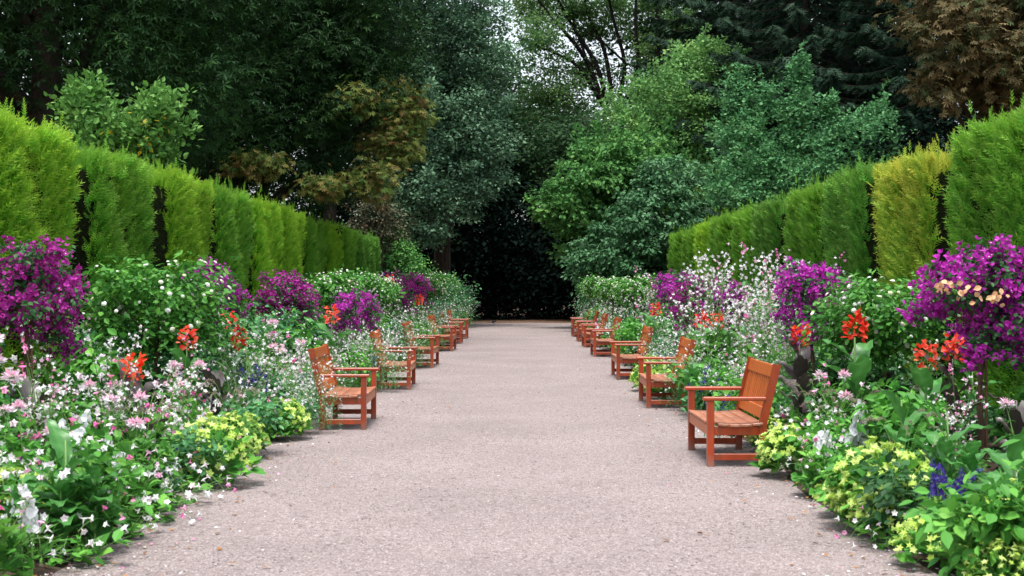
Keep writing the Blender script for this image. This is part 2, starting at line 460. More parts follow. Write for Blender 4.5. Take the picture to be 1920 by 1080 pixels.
def t_palm(k=7):
    V = [(0, 0, 0)]; F = []
    for i in range(k):
        a = R(-115 + 230 * i / (k - 1))
        s = 1.0 - 0.35 * abs(i - (k - 1) / 2) / ((k - 1) / 2)
        dx, dy = math.sin(a), math.cos(a)
        n0 = len(V)
        V += [(dx * .6 * s + dy * .15 * s, dy * .6 * s - dx * .15 * s, -.02), (dx * s, dy * s, -.16), (dx * .6 * s - dy * .15 * s, dy * .6 * s + dx * .15 * s, -.02)]
        F.append((0, n0, n0 + 1)); F.append((0, n0 + 1, n0 + 2))
    return T(V, F)


def t_lobed():
    pts = [(0, 0), (.35, .05), (.55, .35), (.33, .45), (.45, .8), (.16, .68), (0, 1.0), (-.16, .68), (-.45, .8), (-.33, .45), (-.55, .35), (-.35, .05)]
    V = [(0, .35, .06)] + [(x, y, -.10 * (x * x + (y - .4) ** 2)) for x, y in pts]
    n = len(pts)
    return T(V, [(0, 1 + i, 1 + (i + 1) % n) for i in range(n)])


def t_spray(k=4):
    """a yew shoot: a spine with pairs of thin side blades, paler towards its end"""
    V, F, tip = [], [], []
    V += [(-.02, 0, 0), (.02, 0, 0), (0, 1, .02)]; F.append((0, 1, 2)); tip += [0, 0, 1]
    for i in range(k):
        y = 0.12 + 0.62 * i / (k - 1)
        ln = .30 - .05 * i
        for s in (-1, 1):
            n0 = len(V)
            V += [(0, y - .06, 0), (0, y + .09, 0), (s * ln, y + .24, .05)]
            F.append((n0, n0 + 1, n0 + 2) if s < 0 else (n0, n0 + 2, n0 + 1))
            tip += [i / k * .5, i / k * .6, .2 + .7 * i / k]
    return T(V, F, (), tip)


def t_star(k=5, inner=.30, cup=.12):
    """a flat flower of k pointed petals facing +Z, unit radius; the middle is at the origin"""
    V = [(0, 0, 0)]; F = []
    for i in range(2 * k):
        a = math.pi * i / k
        r = 1.0 if i % 2 == 0 else inner
        V.append((r * math.sin(a), r * math.cos(a), cup * r))
    n = 2 * k
    return T(V, [(0, 1 + i, 1 + (i + 1) % n) for i in range(n)])


def t_disc(k=6, cup=.25):
    V = [(0, 0, 0)] + [(math.sin(2 * math.pi * i / k) * (1 if i % 2 else .86), math.cos(2 * math.pi * i / k) * (1 if i % 2 else .86), cup) for i in range(k)]
    return T(V, [(0, 1 + i, 1 + (i + 1) % k) for i in range(k)])


def t_dome(k=7):
    """a small rounded flower head"""
    V = [(0, 0, .55)]
    for (r, z) in ((.6, .42), (1.0, 0.0)):
        V += [(r * math.sin(2 * math.pi * i / k), r * math.cos(2 * math.pi * i / k), z + (.10 if i % 2 else -.04)) for i in range(k)]
    F3 = [(0, 1 + i, 1 + (i + 1) % k) for i in range(k)]
    F4 = [(1 + i, 1 + k + i, 1 + k + (i + 1) % k, 1 + (i + 1) % k) for i in range(k)]
    return T(V, F3, F4)


def t_trumpet(k=5):
    """tube opening into a five-lobed face that looks along +Z"""
    V = [(0, 0, -1.6)]
    for i in range(2 * k):
        a = math.pi * i / k
        V.append((.20 * math.sin(a), .20 * math.cos(a), -.25))
    for i in range(2 * k):
        a = math.pi * i / k
        r = 1.0 if i % 2 == 0 else .62
        V.append((r * math.sin(a), r * math.cos(a), 0.05 if i % 2 == 0 else .1))
    n = 2 * k
    F3 = [(0, 1 + (i + 1) % n, 1 + i) for i in range(0, n)]
    F4 = [(1 + i, 1 + (i + 1) % n, 1 + n + (i + 1) % n, 1 + n + i) for i in range(n)]
    return T(V, F3, F4)


T_PALM, T_LOBED, T_SPRAY, T_STAR, T_DISC, T_DOME, T_TRUMPET = t_palm(7), t_lobed(), t_spray(), t_star(), t_disc(), t_dome(), t_trumpet()
T_PALM5 = t_palm(5)
T_BRACT = T([(0, 0, 0), (.42, .45, .22), (0, 1.0, .42), (-.42, .45, .22)], [(0, 1, 2), (0, 2, 3)])


def sph(rng, n):
    v = rng.normal(size=(n, 3))
    return v / np.linalg.norm(v, axis=1, keepdims=True)


# ------------------------------------------------------------------ objects
def link(name, me, parent=None, loc=(0, 0, 0)):
    o = bpy.data.objects.new(name, me)
    col.objects.link(o)
    o.location = loc
    if parent is not None:
        o.parent = parent
    return o


def thing(name, label, cat, loc=(0, 0, 0), rz=0.0, scale=1.0, group=None):
    o = bpy.data.objects.new(name, None)
    col.objects.link(o)
    o.empty_display_size = 0.2
    o.location = loc
    o.rotation_euler = (0, 0, rz)
    o.scale = (scale,) * 3 if not hasattr(scale, '__len__') else scale
    o['label'] = label
    o['category'] = cat
    if group:
        o['group'] = group
    return o


def stuff(o):
    o['kind'] = 'stuff'
    return o


def structure(name, me, label=None):
    o = link(name, me)
    o['kind'] = 'structure'
    if label:
        o['label'] = label
    return o


# ------------------------------------------------------------------ ground, path, beds
def sheet(xs, ys, zf):
    X, Y = np.meshgrid(xs, ys)
    Z = zf(X, Y)
    b = MB()
    nx, ny = len(xs), len(ys)
    i = np.arange(ny - 1)[:, None] * nx
    j = np.arange(nx - 1)[None]
    F = np.stack([i + j, i + j + 1, i + nx + j + 1, i + nx + j], -1).reshape(-1, 4)
    b.add(np.stack([X, Y, Z], -1).reshape(-1, 3), None, F)
    return b


PL, PR = -2.85, 2.45
HL, HR = -5.8, 5.5
g = sheet(np.linspace(-1500, 1500, 41), np.linspace(-1500, 1500, 41), lambda x, y: x * 0 - 0.012)
structure('ground', g.mesh('ground', M['litter']))

rg = np.random.default_rng(5)
ys = np.linspace(-12, 64, 305)


def path_sheet():
    b = MB()
    n = len(ys)
    eL = PL + .05 * np.sin(ys * 1.7) + .04 * np.sin(ys * 4.1 + 1) + rg.normal(0, .015, n)
    eR = PR + .05 * np.sin(ys * 1.4 + 2) + .04 * np.sin(ys * 3.7) + rg.normal(0, .015, n)
    k = 14
    t = np.linspace(0, 1, k)
    X = eL[:, None] * (1 - t) + eR[:, None] * t
    Y = np.repeat(ys[:, None], k, 1)
    Z = 0.006 * np.sin(X * 1.9 + Y * .6) + 0.006 * np.sin(Y * 1.3 - X)
    Z = Z + 0.008
    i = np.arange(n - 1)[:, None] * k
    j = np.arange(k - 1)[None]
    F = np.stack([i + j, i + j + 1, i + k + j + 1, i + k + j], -1).reshape(-1, 4)
    b.add(np.stack([X, Y, Z], -1).reshape(-1, 3), None, F)
    return b


structure('path', path_sheet().mesh('path', M['gravel'], True))


def bed(x0, x1):
    xs = np.linspace(x0, x1, 16)
    yy = np.linspace(-10, 56, 180)
    s = 1 if abs(x1) > abs(x0) else -1
    def zf(x, y):
        t = np.abs(x - x0) / abs(x1 - x0)
        return -0.004 + 0.10 * np.clip(t * 5, 0, 1) + 0.02 * np.sin(x * 7 + y * 3) * np.clip(t * 8, 0, 1) + 0.02 * np.sin(y * 5.3) * np.clip(t * 8, 0, 1)
    return sheet(xs if x1 > x0 else xs, yy, zf)


structure('flower_bed_left', bed(PL + .12, HL - 1.9).mesh('flower_bed', M['soil'], True))
structure('flower_bed_right', bed(PR - .12, HR + 1.9).mesh('flower_bed', M['soil'], True))


# fallen petals and leaves along the edges (nobody could count them)
def litter(name, label, tmpl, mat, n, seed, s0, s1, spread):
    rng = np.random.default_rng(seed)
    side = rng.random(n) < .55
    off = rng.exponential(spread, n)
    x = np.where(side, PL + off - .1, PR - off + .1)
    y = 6.5 + 40 * rng.random(n) ** 1.8
    ok = (x > PL - .1) & (x < PR + .1)
    x, y = x[ok], y[ok]
    m = len(x)
    pos = np.stack([x, y, np.full(m, .026)], 1)
    a = rng.random(m) * 6.28
    d = np.stack([np.cos(a), np.sin(a), rng.normal(0, .12, m)], 1)
    nr = np.stack([rng.normal(0, .3, m), rng.normal(0, .3, m), np.ones(m)], 1)
    b = MB()
    b.scatter(tmpl, pos, d, nr, rng.uniform(s0, s1, m), rng.random(m))
    o = stuff(link(name, b.mesh(name, mat)))
    o['label'] = label
    o['category'] = 'petals' if 'petal' in name else 'leaves'


litter('fallen_petals', 'pink and white petals fallen on the gravel along the beds', T_OVAL, M['pinkmix'], 1700, 3, .014, .036, .34)
litter('fallen_leaves', 'small dry brown leaves scattered along the gravel edges', T_OVAL, M['dry'], 800, 4, .02, .055, .45)


def pebbles():
    rng = np.random.default_rng(9)
    n = 7000
    y = 6.8 + 24 * rng.random(n) ** 2
    x = rng.uniform(PL + .05, PR - .05, n)
    t_oct = T([(1, 0, 0), (-.9, .2, 0), (.1, .9, 0), (0, -.8, .1), (0, 0, .6), (0, .1, -.5)], [(0, 2, 4), (2, 1, 4), (1, 3, 4), (3, 0, 4), (2, 0, 5), (1, 2, 5), (3, 1, 5), (0, 3, 5)])
    b = MB()
    a = rng.random(n) * 6.28
    b.scatter(t_oct, np.stack([x, y, np.full(n, .016)], 1), np.stack([np.cos(a), np.sin(a), a * 0], 1), np.tile([0, 0, 1.0], (n, 1)), rng.uniform(.004, .011, n), rng.random(n))
    o = stuff(link('pebbles', b.mesh('pebbles', M['pebble'])))
    o['label'] = 'loose small stones lying on the gravel path'
    o['category'] = 'pebbles'


pebbles()

# ------------------------------------------------------------------ benches
BL = 1.36


def make_bench_meshes():
    m = {}

    def one(name, mat, *boxes):
        b = MB()
        for bx in boxes:
            b.box(*bx)
        m[name] = b.mesh(name, mat)
    one('front_leg', M['leg'], ((0, 0, .315), (.066, .066, .63)))
    # rear post: upright to the seat, then leaning back
    b = MB()
    prof = [(-.033, 0), (.033, 0), (.033, .42), (-.105, .985), (-.17, .97), (-.033, .40)]
    for y in (-.033, .033):
        pass
    V = [(x, y, z) for y in (-.033, .033) for (x, z) in prof]
    k = 6
    F4 = [(0, 1, 2, 5), (5, 2, 3, 4), (k + 0, k + 5, k + 2, k + 1), (k + 5, k + 4, k + 3, k + 2)]
    F4 += [(i, i + k, (i + 1) % k + k, (i + 1) % k) for i in range(k)]
    b.add(V, None, F4)
    m['rear_post'] = b.mesh('rear_post', M['leg'])
    # armrest with a rounded nose
    b = MB()
    b.box((0, 0, 0), (.60, .088, .036), None, .012)
    m['armrest'] = b.mesh('armrest', M['frame'])
    one('side_rail', M['frame'], ((0, 0, 0), (.45, .034, .085)))
    one('stretcher', M['frame'], ((0, 0, 0), (.444, .036, .062)))
    one('apron', M['back'], ((0, 0, 0), (.03, BL - .14, .10)))
    one('seat_slat', M['seat'], ((0, 0, 0), (.104, BL + .02, .024), None, .003))
    one('front_seat_slat', M['seat'], ((0, 0, 0), (.104, BL - .138, .024), None, .003))
    one('back_slat', M['back'], ((0, 0, 0), (.016, .048, .36), None, .003))
    one('top_rail', M['back'], ((0, 0, 0), (.036, BL - .07, .125), None, .006))
    one('lower_rail', M['back'], ((0, 0, 0), (.034, BL - .07, .115), None, .006))
    return m


BM = make_bench_meshes()
TILT = math.atan2(.138, .565)      # lean of the back


def make_bench(label, X, Y, facing, rz_extra=0.0):
    t = thing('garden_bench', label, 'bench', (X, Y, 0.004), (0 if facing > 0 else math.pi) + rz_extra, 1.0, 'wooden benches lining the path')
    h = BL / 2 - .033
    for s in (-1, 1):
        link('front_leg', BM['front_leg'], t, (.25, s * h, 0))
        link('rear_post', BM['rear_post'], t, (-.25, s * h, 0))
        link('armrest', BM['armrest'], t, (.022, s * h, .65))
        link('side_rail', BM['side_rail'], t, (0, s * (h - .004), .345))
        link('stretcher', BM['stretcher'], t, (0, s * h, .095))
    link('apron', BM['apron'], t, (.262, 0, .345))
    a2 = link('apron', BM['apron'], t, (-.245, 0, .335))
    for i, (x, z, r) in enumerate([(.236, .412, .10), (.128, .402, .06), (.02, .395, .0), (-.088, .398, -.06), (-.196, .408, -.12)]):
        o = link('seat_slat', BM['front_seat_slat'] if i == 0 else BM['seat_slat'], t, (x, 0, z))
        o.rotation_euler = (0, -r, 0)
    ux, uz = -math.sin(TILT), math.cos(TILT)
    x0, z0 = -.252, .42
    def onback(s_):
        return (x0 + ux * s_, z0 + uz * s_)
    x, z = onback(.50)
    o = link('top_rail', BM['top_rail'], t, (x, 0, z)); o.rotation_euler = (0, -TILT, 0)
    x, z = onback(.085)
    o = link('lower_rail', BM['lower_rail'], t, (x, 0, z)); o.rotation_euler = (0, -TILT, 0)
    n = 14
    for i in range(n):
        y = -(BL / 2 - .105) + (BL - .21) * i / (n - 1)
        x, z = onback(.29)
        o = link('back_slat', BM['back_slat'], t, (x, y, z)); o.rotation_euler = (0, -TILT, 0)
    return t


ORD = ['nearest', 'second', 'third', 'fourth', 'fifth', 'sixth', 'seventh']
LB = [15.4, 21.5, 27.4, 34.9, 39.4, 43.4]
RB = [12.2, 18.1, 24.0, 31.9, 36.9, 41.0, 45.3]
rb = random.Random(2)
for i, d in enumerate(LB):
    extra = ['whose whole slatted back shows above the pale flowers', 'half hidden behind white flower sprays', 'with pale gaura drooping over its seat', '', '', ''][i]
    nm = ORD[i] if i < 5 else 'farthest'
    make_bench(('orange-brown bench, %s on the left, %s' % (nm, extra)).strip(' ,'), -1.94 - .25, d + BL / 2, 1, R(rb.uniform(-1.5, 1.5)))
for i, d in enumerate(RB):
    extra = ['with a weathered curved seat beside lime flowers', 'with stems leaning across its back', '', '', '', '', ''][i]
    nm = ORD[i] if i < 6 else 'farthest'
    make_bench(('orange-brown bench, %s on the right, %s' % (nm, extra)).strip(' ,'), 1.78 + .25, d + BL / 2, -1, R(rb.uniform(-1.5, 1.5)))

# ------------------------------------------------------------------ clipped yew hedges
SEC_L, SEC_T, HH = 2.5, 1.7, 3.62


def hedge_meshes(seed):
    """local frame: front face looks +X and lies on x = 0; length along Y; returns (core, foliage) mesh builders"""
    rng = np.random.default_rng(seed)
    a, bb = SEC_T / 2, SEC_L / 2
    pw = 9.0

    def plan(th):
        c, s = np.cos(th), np.sin(th)
        r = 1 / (np.abs(c) ** pw + np.abs(s) ** pw) ** (1 / pw)
        return r * c, r * s
    core = MB()
    nu = 36
    th = np.linspace(0, 2 * math.pi, nu, endpoint=False)
    px, py = plan(th)
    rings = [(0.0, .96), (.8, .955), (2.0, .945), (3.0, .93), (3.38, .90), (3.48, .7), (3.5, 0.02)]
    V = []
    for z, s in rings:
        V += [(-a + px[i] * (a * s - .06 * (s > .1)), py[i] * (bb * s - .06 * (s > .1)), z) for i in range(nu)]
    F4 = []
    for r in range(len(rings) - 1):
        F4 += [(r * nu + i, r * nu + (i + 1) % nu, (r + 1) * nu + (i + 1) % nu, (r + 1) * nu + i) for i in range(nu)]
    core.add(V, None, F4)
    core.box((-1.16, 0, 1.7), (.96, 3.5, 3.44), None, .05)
    fol = MB()

    def put(n, region, s0, s1, uplean, outlean):
        if region == 'top':
            u = rng.uniform(-1, 1, n); v = rng.uniform(-1, 1, n)
            x = -a + u * a * .97; y = v * bb * .98
            edge = np.maximum(np.abs(u), np.abs(v))
            z = HH - .16 * edge ** 4 + .05 * np.sin(y * 2.3 + seed) + rng.normal(0, .04, n) - .08
            nrm = np.stack([u * .5, v * .35, np.ones(n)], 1)
        else:
            if region == 'front':
                t = rng.uniform(-.82, .82, n)
            elif region == 'back':
                t = rng.uniform(-.8, .8, n) + math.pi
            else:
                t = np.where(rng.random(n) < .5, math.pi / 2, -math.pi / 2) + rng.uniform(-.72, .72, n)
            # sample evenly along the plan outline
            if region in ('front', 'back'):
                v = rng.uniform(-1, 1, n) * .99
                u = (1 - np.abs(v) ** pw) ** (1 / pw) * (1 if region == 'front' else -1)
            else:
                u = rng.uniform(-1, 1, n) * .95
                v = (1 - np.abs(u) ** pw) ** (1 / pw) * np.where(rng.random(n) < .5, 1, -1)
            z = HH * (1 - (1 - rng.random(n)) ** 1.0) - .05
            bat = 1 - .035 * z / HH
            wob = .07 * np.sin(v * bb * 3.1 + z * 2.2 + seed) + .05 * np.sin(v * bb * 7 + seed * 2) * np.sin(z * 1.3)
            nx = np.sign(u) * np.abs(u) ** (pw - 1) / a; ny = np.sign(v) * np.abs(v) ** (pw - 1) / bb
            ln = np.hypot(nx, ny) + 1e-6
            nx, ny = nx / ln, ny / ln
            dep = -np.abs(rng.normal(0, .07, n)) + wob - .05
            x = -a + u * a * bat + nx * dep
            y = v * bb * bat + ny * dep
            nrm = np.stack([nx, ny, np.zeros(n)], 1)
        pos = np.stack([x, y, z], 1)
        d = nrm * outlean + np.array([0, 0, 1.0]) * uplean + rng.normal(0, .28, (n, 3))
        hint = nrm + rng.normal(0, .7, (n, 3))
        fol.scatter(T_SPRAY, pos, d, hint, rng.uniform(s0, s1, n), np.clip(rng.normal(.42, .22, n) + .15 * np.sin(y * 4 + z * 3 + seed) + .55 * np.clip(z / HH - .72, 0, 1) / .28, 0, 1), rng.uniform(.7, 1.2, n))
    put(6200, 'front', .12, .26, .95, .62)
    put(260, 'end', .08, .15, .9, .25)
    put(2600, 'top', .12, .26, 1.0, .4)
    put(1800, 'back', .14, .26, .9, .6)
    # tops of the recessed joints between two blocks
    n = 900
    y = np.where(rng.random(n) < .5, 1, -1) * rng.uniform(bb - .1, 1.76, n)
    pos = np.stack([rng.uniform(-1.62, -.66, n), y, HH - .16 + rng.normal(0, .04, n)], 1)
    fol.scatter(T_SPRAY, pos, np.stack([rng.normal(.1, .3, n), rng.normal(0, .3, n), np.ones(n)], 1), rng.normal(size=(n, 3)), rng.uniform(.1, .2, n), rng.random(n))
    # long leading shoots that stick out of the top
    n = 46
    y = rng.uniform(-bb, bb, n); x = rng.uniform(-SEC_T * .8, -.1, n)
    for s_ in np.linspace(0, .28, 4):
        pos = np.stack([x, y, HH - .08 + s_ * rng.uniform(.6, 1.2, n)], 1)
        fol.scatter(T_SPRAY, pos, np.stack([rng.normal(0, .15, n), rng.normal(0, .15, n), np.ones(n)], 1), rng.normal(size=(n, 3)), rng.uniform(.12, .2, n), rng.uniform(.5, 1, n), .7)
    return core.mesh('hedge_core', M['core'], True), fol


hcore, hfol = [], []
for s in range(3):
    c, f = hedge_meshes(10 + s)
    hcore.append(c)
    hfol.append(f)
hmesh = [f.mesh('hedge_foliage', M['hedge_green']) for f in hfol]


def hedge_foliage(v, k, parent):
    o = stuff(link('foliage', hmesh[v], parent))
    o.material_slots[0].link = 'OBJECT'
    o.material_slots[0].material = M['hedge_' + k]
    return o


LK = ['lime', 'lime', 'green', 'lime', 'green', 'lime', 'lime', 'green', 'lime', 'green', 'deep', 'deep']
RK = ['green', 'green', 'gold', 'deep', 'green', 'deep', 'green', 'green', 'lime', 'green', 'green']
LKW = {'lime': 'lime green', 'green': 'mid green', 'gold': 'golden yellow', 'deep': 'deep green'}
NUM = ['first', 'second', 'third', 'fourth', 'fifth', 'sixth', 'seventh', 'eighth', 'ninth', 'tenth', 'eleventh', 'twelfth']
rh = random.Random(8)
for i, k in enumerate(LK):
    t = thing('yew_hedge', 'clipped %s yew hedge block, %s from the front on the left' % (LKW[k], NUM[i]), 'hedge',
              (HL + rh.uniform(-.06, .06), 10.2 + 3.5 * i + 1.75, 0), 0, (1, 1, 1 + rh.uniform(-.012, .012)), 'clipped hedge blocks behind the beds')
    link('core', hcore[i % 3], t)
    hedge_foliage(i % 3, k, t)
for i, k in enumerate(RK):
    t = thing('yew_hedge', 'clipped %s yew hedge block, %s from the front on the right' % (LKW[k], NUM[i]), 'hedge',
              (HR + rh.uniform(-.06, .06), 10.1 + 3.5 * i + 1.75, 0), math.pi, (1, 1, 1 + rh.uniform(-.012, .012) - (.03 if i == 2 else 0)), 'clipped hedge blocks behind the beds')
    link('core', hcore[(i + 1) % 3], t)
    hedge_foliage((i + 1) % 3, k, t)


# ------------------------------------------------------------------ trees
def bez(p0, p1, p2, n):
    t = np.linspace(0, 1, n)[:, None]
    return (1 - t) ** 2 * p0 + 2 * t * (1 - t) * p1 + t ** 2 * p2


def leaf_cloud(b, rng, centers, rad, per, tmpl, s0, s1, flat=.6, droop=.3, updir=.8, cen=None, shade=.15):
    n = len(centers) * per
    C = np.repeat(centers, per, 0)
    rr = np.repeat(np.broadcast_to(rad, (len(centers),)), per)
    off = rng.normal(0, .5, (n, 3)) * np.array([1, 1, flat])
    pos = C + off * rr[:, None]
    out = off / (np.linalg.norm(off, axis=1, keepdims=True) + 1e-6)
    d = out * np.array([1, 1, .6]) + rng.normal(0, .45, (n, 3)) + np.array([0, 0, -droop])
    nr = out * .5 + rng.normal(0, .45, (n, 3)) + np.array([0, 0, updir])
    tone = np.repeat(rng.normal(0, .16, len(centers)), per)
    b.scatter(tmpl, pos, d, nr, rng.uniform(s0, s1, n), np.clip(rng.normal(.45, .2, n) + tone, 0, 1), rng.uniform(.8, 1.15, n))


def lobes_points(rng, lobes, n, shell=.45, wexp=.75):
    L = np.array(lobes, float)
    vol = L[:, 3] * L[:, 4] * L[:, 5]
    vol = vol ** wexp
    pick = rng.choice(len(L), n, p=vol / vol.sum())
    u = sph(rng, n)
    r = rng.random(n) ** shell
    r = r * (1 + .10 * np.sin(u[:, 0] * 5 + pick) + .10 * np.sin(u[:, 2] * 6 + 2 * pick))
    return L[pick, :3] + u * r[:, None] * L[pick, 3:]


def make_tree(name, label, cat, base, trunk_h, trunk_r, parts, seed, n_limbs=10, group=None, bark='bark', lean=(0, 0), limbs=None):
    """parts: list of (part name, lobes in world coords, n clumps, clump radius, leaves per clump, template, s0, s1, material, opts)"""
    rng = np.random.default_rng(seed)
    base = np.array([base[0], base[1], 0.0])
    t = thing(name, label, cat, tuple(base), 0, 1, group)
    top = base + np.array([lean[0], lean[1], trunk_h])
    mid = base + np.array([lean[0] * .2 + rng.normal(0, .15), lean[1] * .2 + rng.normal(0, .15), trunk_h * .5])
    pts = bez(base + np.array([0, 0, -.1]), mid, top, 9) - base
    rr = trunk_r * np.linspace(1, .32, 9)
    rr[0] *= 1.35; rr[1] *= 1.08
    b = MB(); b.tube(pts, rr, 9)
    tr = link('trunk', b.mesh('trunk', M[bark], True), t)
    firstc = None
    for (pn, lobes, nc, cr, per, tm, s0, s1, mt, opt) in parts:
        c = lobes_points(rng, lobes, nc, opt.get('shell', .45), opt.get('wexp', .75))
        c = c[c[:, 2] > opt.get('zmin', .6)]
        if firstc is None:
            firstc = c
        ns = opt.get('shoots', 0)
        b = MB()
        if ns:
            L = np.array(lobes); cen = np.average(L[:, :3], axis=0, weights=L[:, 3])
            sel = c[rng.choice(len(c), ns)]
            o_ = sel - cen; o_ /= np.linalg.norm(o_, axis=1, keepdims=True)
            dr = o_ * .6 + np.array([0, -.1, .8]) + rng.normal(0, .2, (ns, 3))
            dr /= np.linalg.norm(dr, axis=1, keepdims=True)
            ln = rng.uniform(.5, 1.0, (ns, 1)) * opt.get('shoot_len', 1.0)
            for q_ in range(1, 6):
                leaf_cloud(b, rng, sel + dr * ln * (q_ / 5) * 1.3 - base, cr * (.75 - .11 * q_), max(4, per // 3 - q_), tm, s0, s1, 1.0, -.4, .5)
        leaf_cloud(b, rng, c - base, cr * rng.uniform(.7, 1.3, len(c)), per, tm, s0, s1, opt.get('flat', .6), opt.get('droop', .3), opt.get('up', .8))
        stuff(link(pn, b.mesh(pn, M[mt]), t))
    if limbs is None and n_limbs:
        idx = rng.choice(len(firstc), min(n_limbs, len(firstc)), replace=False)
        for q in idx:
            e = firstc[q] - base
            h0 = max(.15 * trunk_h, min(trunk_h * .95, e[2] * rng.uniform(.45, .75)))
            k = np.clip(h0 / trunk_h, 0, 1)
            p0 = pts[int(k * 8)]
            m_ = (p0 + e) / 2 + np.array([0, 0, rng.uniform(.1, .25) * np.linalg.norm(e - p0)])
            b = MB(); b.tube(bez(p0, m_, e, 8), trunk_r * np.linspace(.42, .06, 8) * (1.1 - .6 * k), 6)
            link('limb', b.mesh('limb', M[bark], True), tr)
    elif limbs:
        for (pl, r0, r1) in limbs:
            pl = np.array(pl) - base
            # smooth the polyline
            k = len(pl)
            tt = np.linspace(0, k - 1, (k - 1) * 4 + 1)
            sm = np.stack([np.interp(tt, np.arange(k), pl[:, a]) for a in range(3)], 1)
            for _ in range(2):
                sm[1:-1] = (sm[:-2] + 2 * sm[1:-1] + sm[2:]) / 4
            b = MB(); b.tube(sm, np.linspace(r0, r1, len(sm)), 6)
            link('limb', b.mesh('limb', M[bark], True), tr)
    return t


def lobe(x, y, d, rx, ry, rz):
    p = W(x, y, d)
    return (p[0], p[1], p[2], rx, ry, rz)


# left: two big dark horse chestnuts behind the hedge
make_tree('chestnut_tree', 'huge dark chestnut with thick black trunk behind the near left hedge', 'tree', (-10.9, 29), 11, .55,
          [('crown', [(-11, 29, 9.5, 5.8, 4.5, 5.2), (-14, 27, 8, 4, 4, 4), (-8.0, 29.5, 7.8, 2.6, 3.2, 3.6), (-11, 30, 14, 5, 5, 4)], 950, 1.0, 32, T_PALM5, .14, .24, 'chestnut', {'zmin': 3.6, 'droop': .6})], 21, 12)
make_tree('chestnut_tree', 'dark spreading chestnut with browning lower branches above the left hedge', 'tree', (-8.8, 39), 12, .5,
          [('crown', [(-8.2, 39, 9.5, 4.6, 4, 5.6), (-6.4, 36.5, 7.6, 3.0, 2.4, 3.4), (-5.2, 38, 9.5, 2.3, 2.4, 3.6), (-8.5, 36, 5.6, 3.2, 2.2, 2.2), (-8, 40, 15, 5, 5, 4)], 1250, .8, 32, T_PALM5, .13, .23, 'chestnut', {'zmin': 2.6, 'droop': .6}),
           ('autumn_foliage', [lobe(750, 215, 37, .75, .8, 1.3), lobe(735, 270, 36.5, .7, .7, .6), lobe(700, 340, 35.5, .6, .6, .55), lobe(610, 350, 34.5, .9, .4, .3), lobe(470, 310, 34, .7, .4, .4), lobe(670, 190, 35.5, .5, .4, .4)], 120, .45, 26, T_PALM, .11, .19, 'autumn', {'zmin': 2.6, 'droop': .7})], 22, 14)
make_tree('lime_tree', 'leafy mid green tree glimpsed through gaps behind the dark chestnuts', 'tree', (-15, 50), 12, .4,
          [('crown', [(-15, 50, 9, 6, 4, 6.5), (-21, 50, 8, 4, 4, 6)], 520, 1.2, 24, T_RHOMB, .22, .36, 'wood_mid', {'zmin': 2.5})], 23, 8)
# left: tall grey-green evergreen beside the end of the path
make_tree('evergreen_oak', 'tall grey-green fine-leaved evergreen tree left of the dark opening', 'tree', (-3.9, 60.5), 16, .45,
          [('crown', [(-3.6, 58, 14.5, 2.7, 2.3, 5.5), (-3.5, 57.5, 9.2, 2.7, 2.2, 3.6), (-4.3, 57, 5.8, 2.2, 1.9, 2.4), (-2.2, 57.5, 7.8, 1.5, 1.8, 2.4), (-5.2, 58, 11.5, 1.8, 2, 4), (-2.1, 58, 12.4, 1.6, 1.8, 2.6)], 950, .5, 62, T_RHOMB, .12, .22, 'holmoak', {'zmin': 3.2, 'shell': .3, 'droop': .2, 'flat': .5, 'shoots': 140, 'shoot_len': 1.0})], 24, 12)
# right of the path end
make_tree('viburnum', 'dense dark blue-green viburnum bush at the end of the right hedge', 'bush', (4.7, 51), 3.6, .16,
          [('crown', [lobe(1240, 420, 50.5, 1.9, 1.6, 1.9), lobe(1170, 470, 50, 1.7, 1.5, 1.5), lobe(1250, 340, 51, 1.5, 1.4, 1.0), lobe(1120, 500, 51, 1.2, 1.3, 1.0), lobe(1300, 480, 51, 1.2, 1.2, 1.2)], 430, .38, 44, T_OVAL, .12, .22, 'viburnum', {'zmin': .3, 'shell': .3, 'droop': .5, 'flat': .45})], 25, 8)
make_tree('mulberry_tree', 'fresh green broad-leaved tree leaning over the right side of the opening', 'tree', (3.4, 57.5), 5.5, .22,
          [('crown', [lobe(1110, 340, 55, 1.7, 1.6, 1.4), lobe(1060, 390, 55, 1.3, 1.5, 1.1), lobe(1150, 300, 56, 2.0, 1.8, 1.2), lobe(1100, 430, 55.5, 1.6, 1.5, 1.4), lobe(1200, 330, 56, 2.0, 2, 1.8)], 430, .45, 46, T_OVAL, .14, .25, 'fresh', {'zmin': 1.5, 'shell': .3, 'droop': .5, 'flat': .4, 'shoots': 60, 'shoot_len': .9})], 26, 8)
make_tree('lime_tree', 'tall pale green airy tree behind the right hedge below the sky gap', 'tree', (8.2, 66), 11, .35,
          [('crown', [lobe(1250, 220, 63, 3.0, 2.5, 2.9), lobe(1190, 290, 62, 2.0, 2, 2.0), lobe(1340, 300, 62, 3.2, 2.4, 3.4), lobe(1400, 210, 64, 2.2, 2.2, 3.2), lobe(1310, 130, 64, 1.7, 1.8, 1.6), lobe(1300, 390, 60, 2.5, 2, 2.2)], 820, .48, 52, T_RHOMB, .14, .25, 'pale', {'zmin': 1.5, 'shell': .35, 'flat': .45, 'shoots': 110, 'shoot_len': 1.3})], 27, 10)
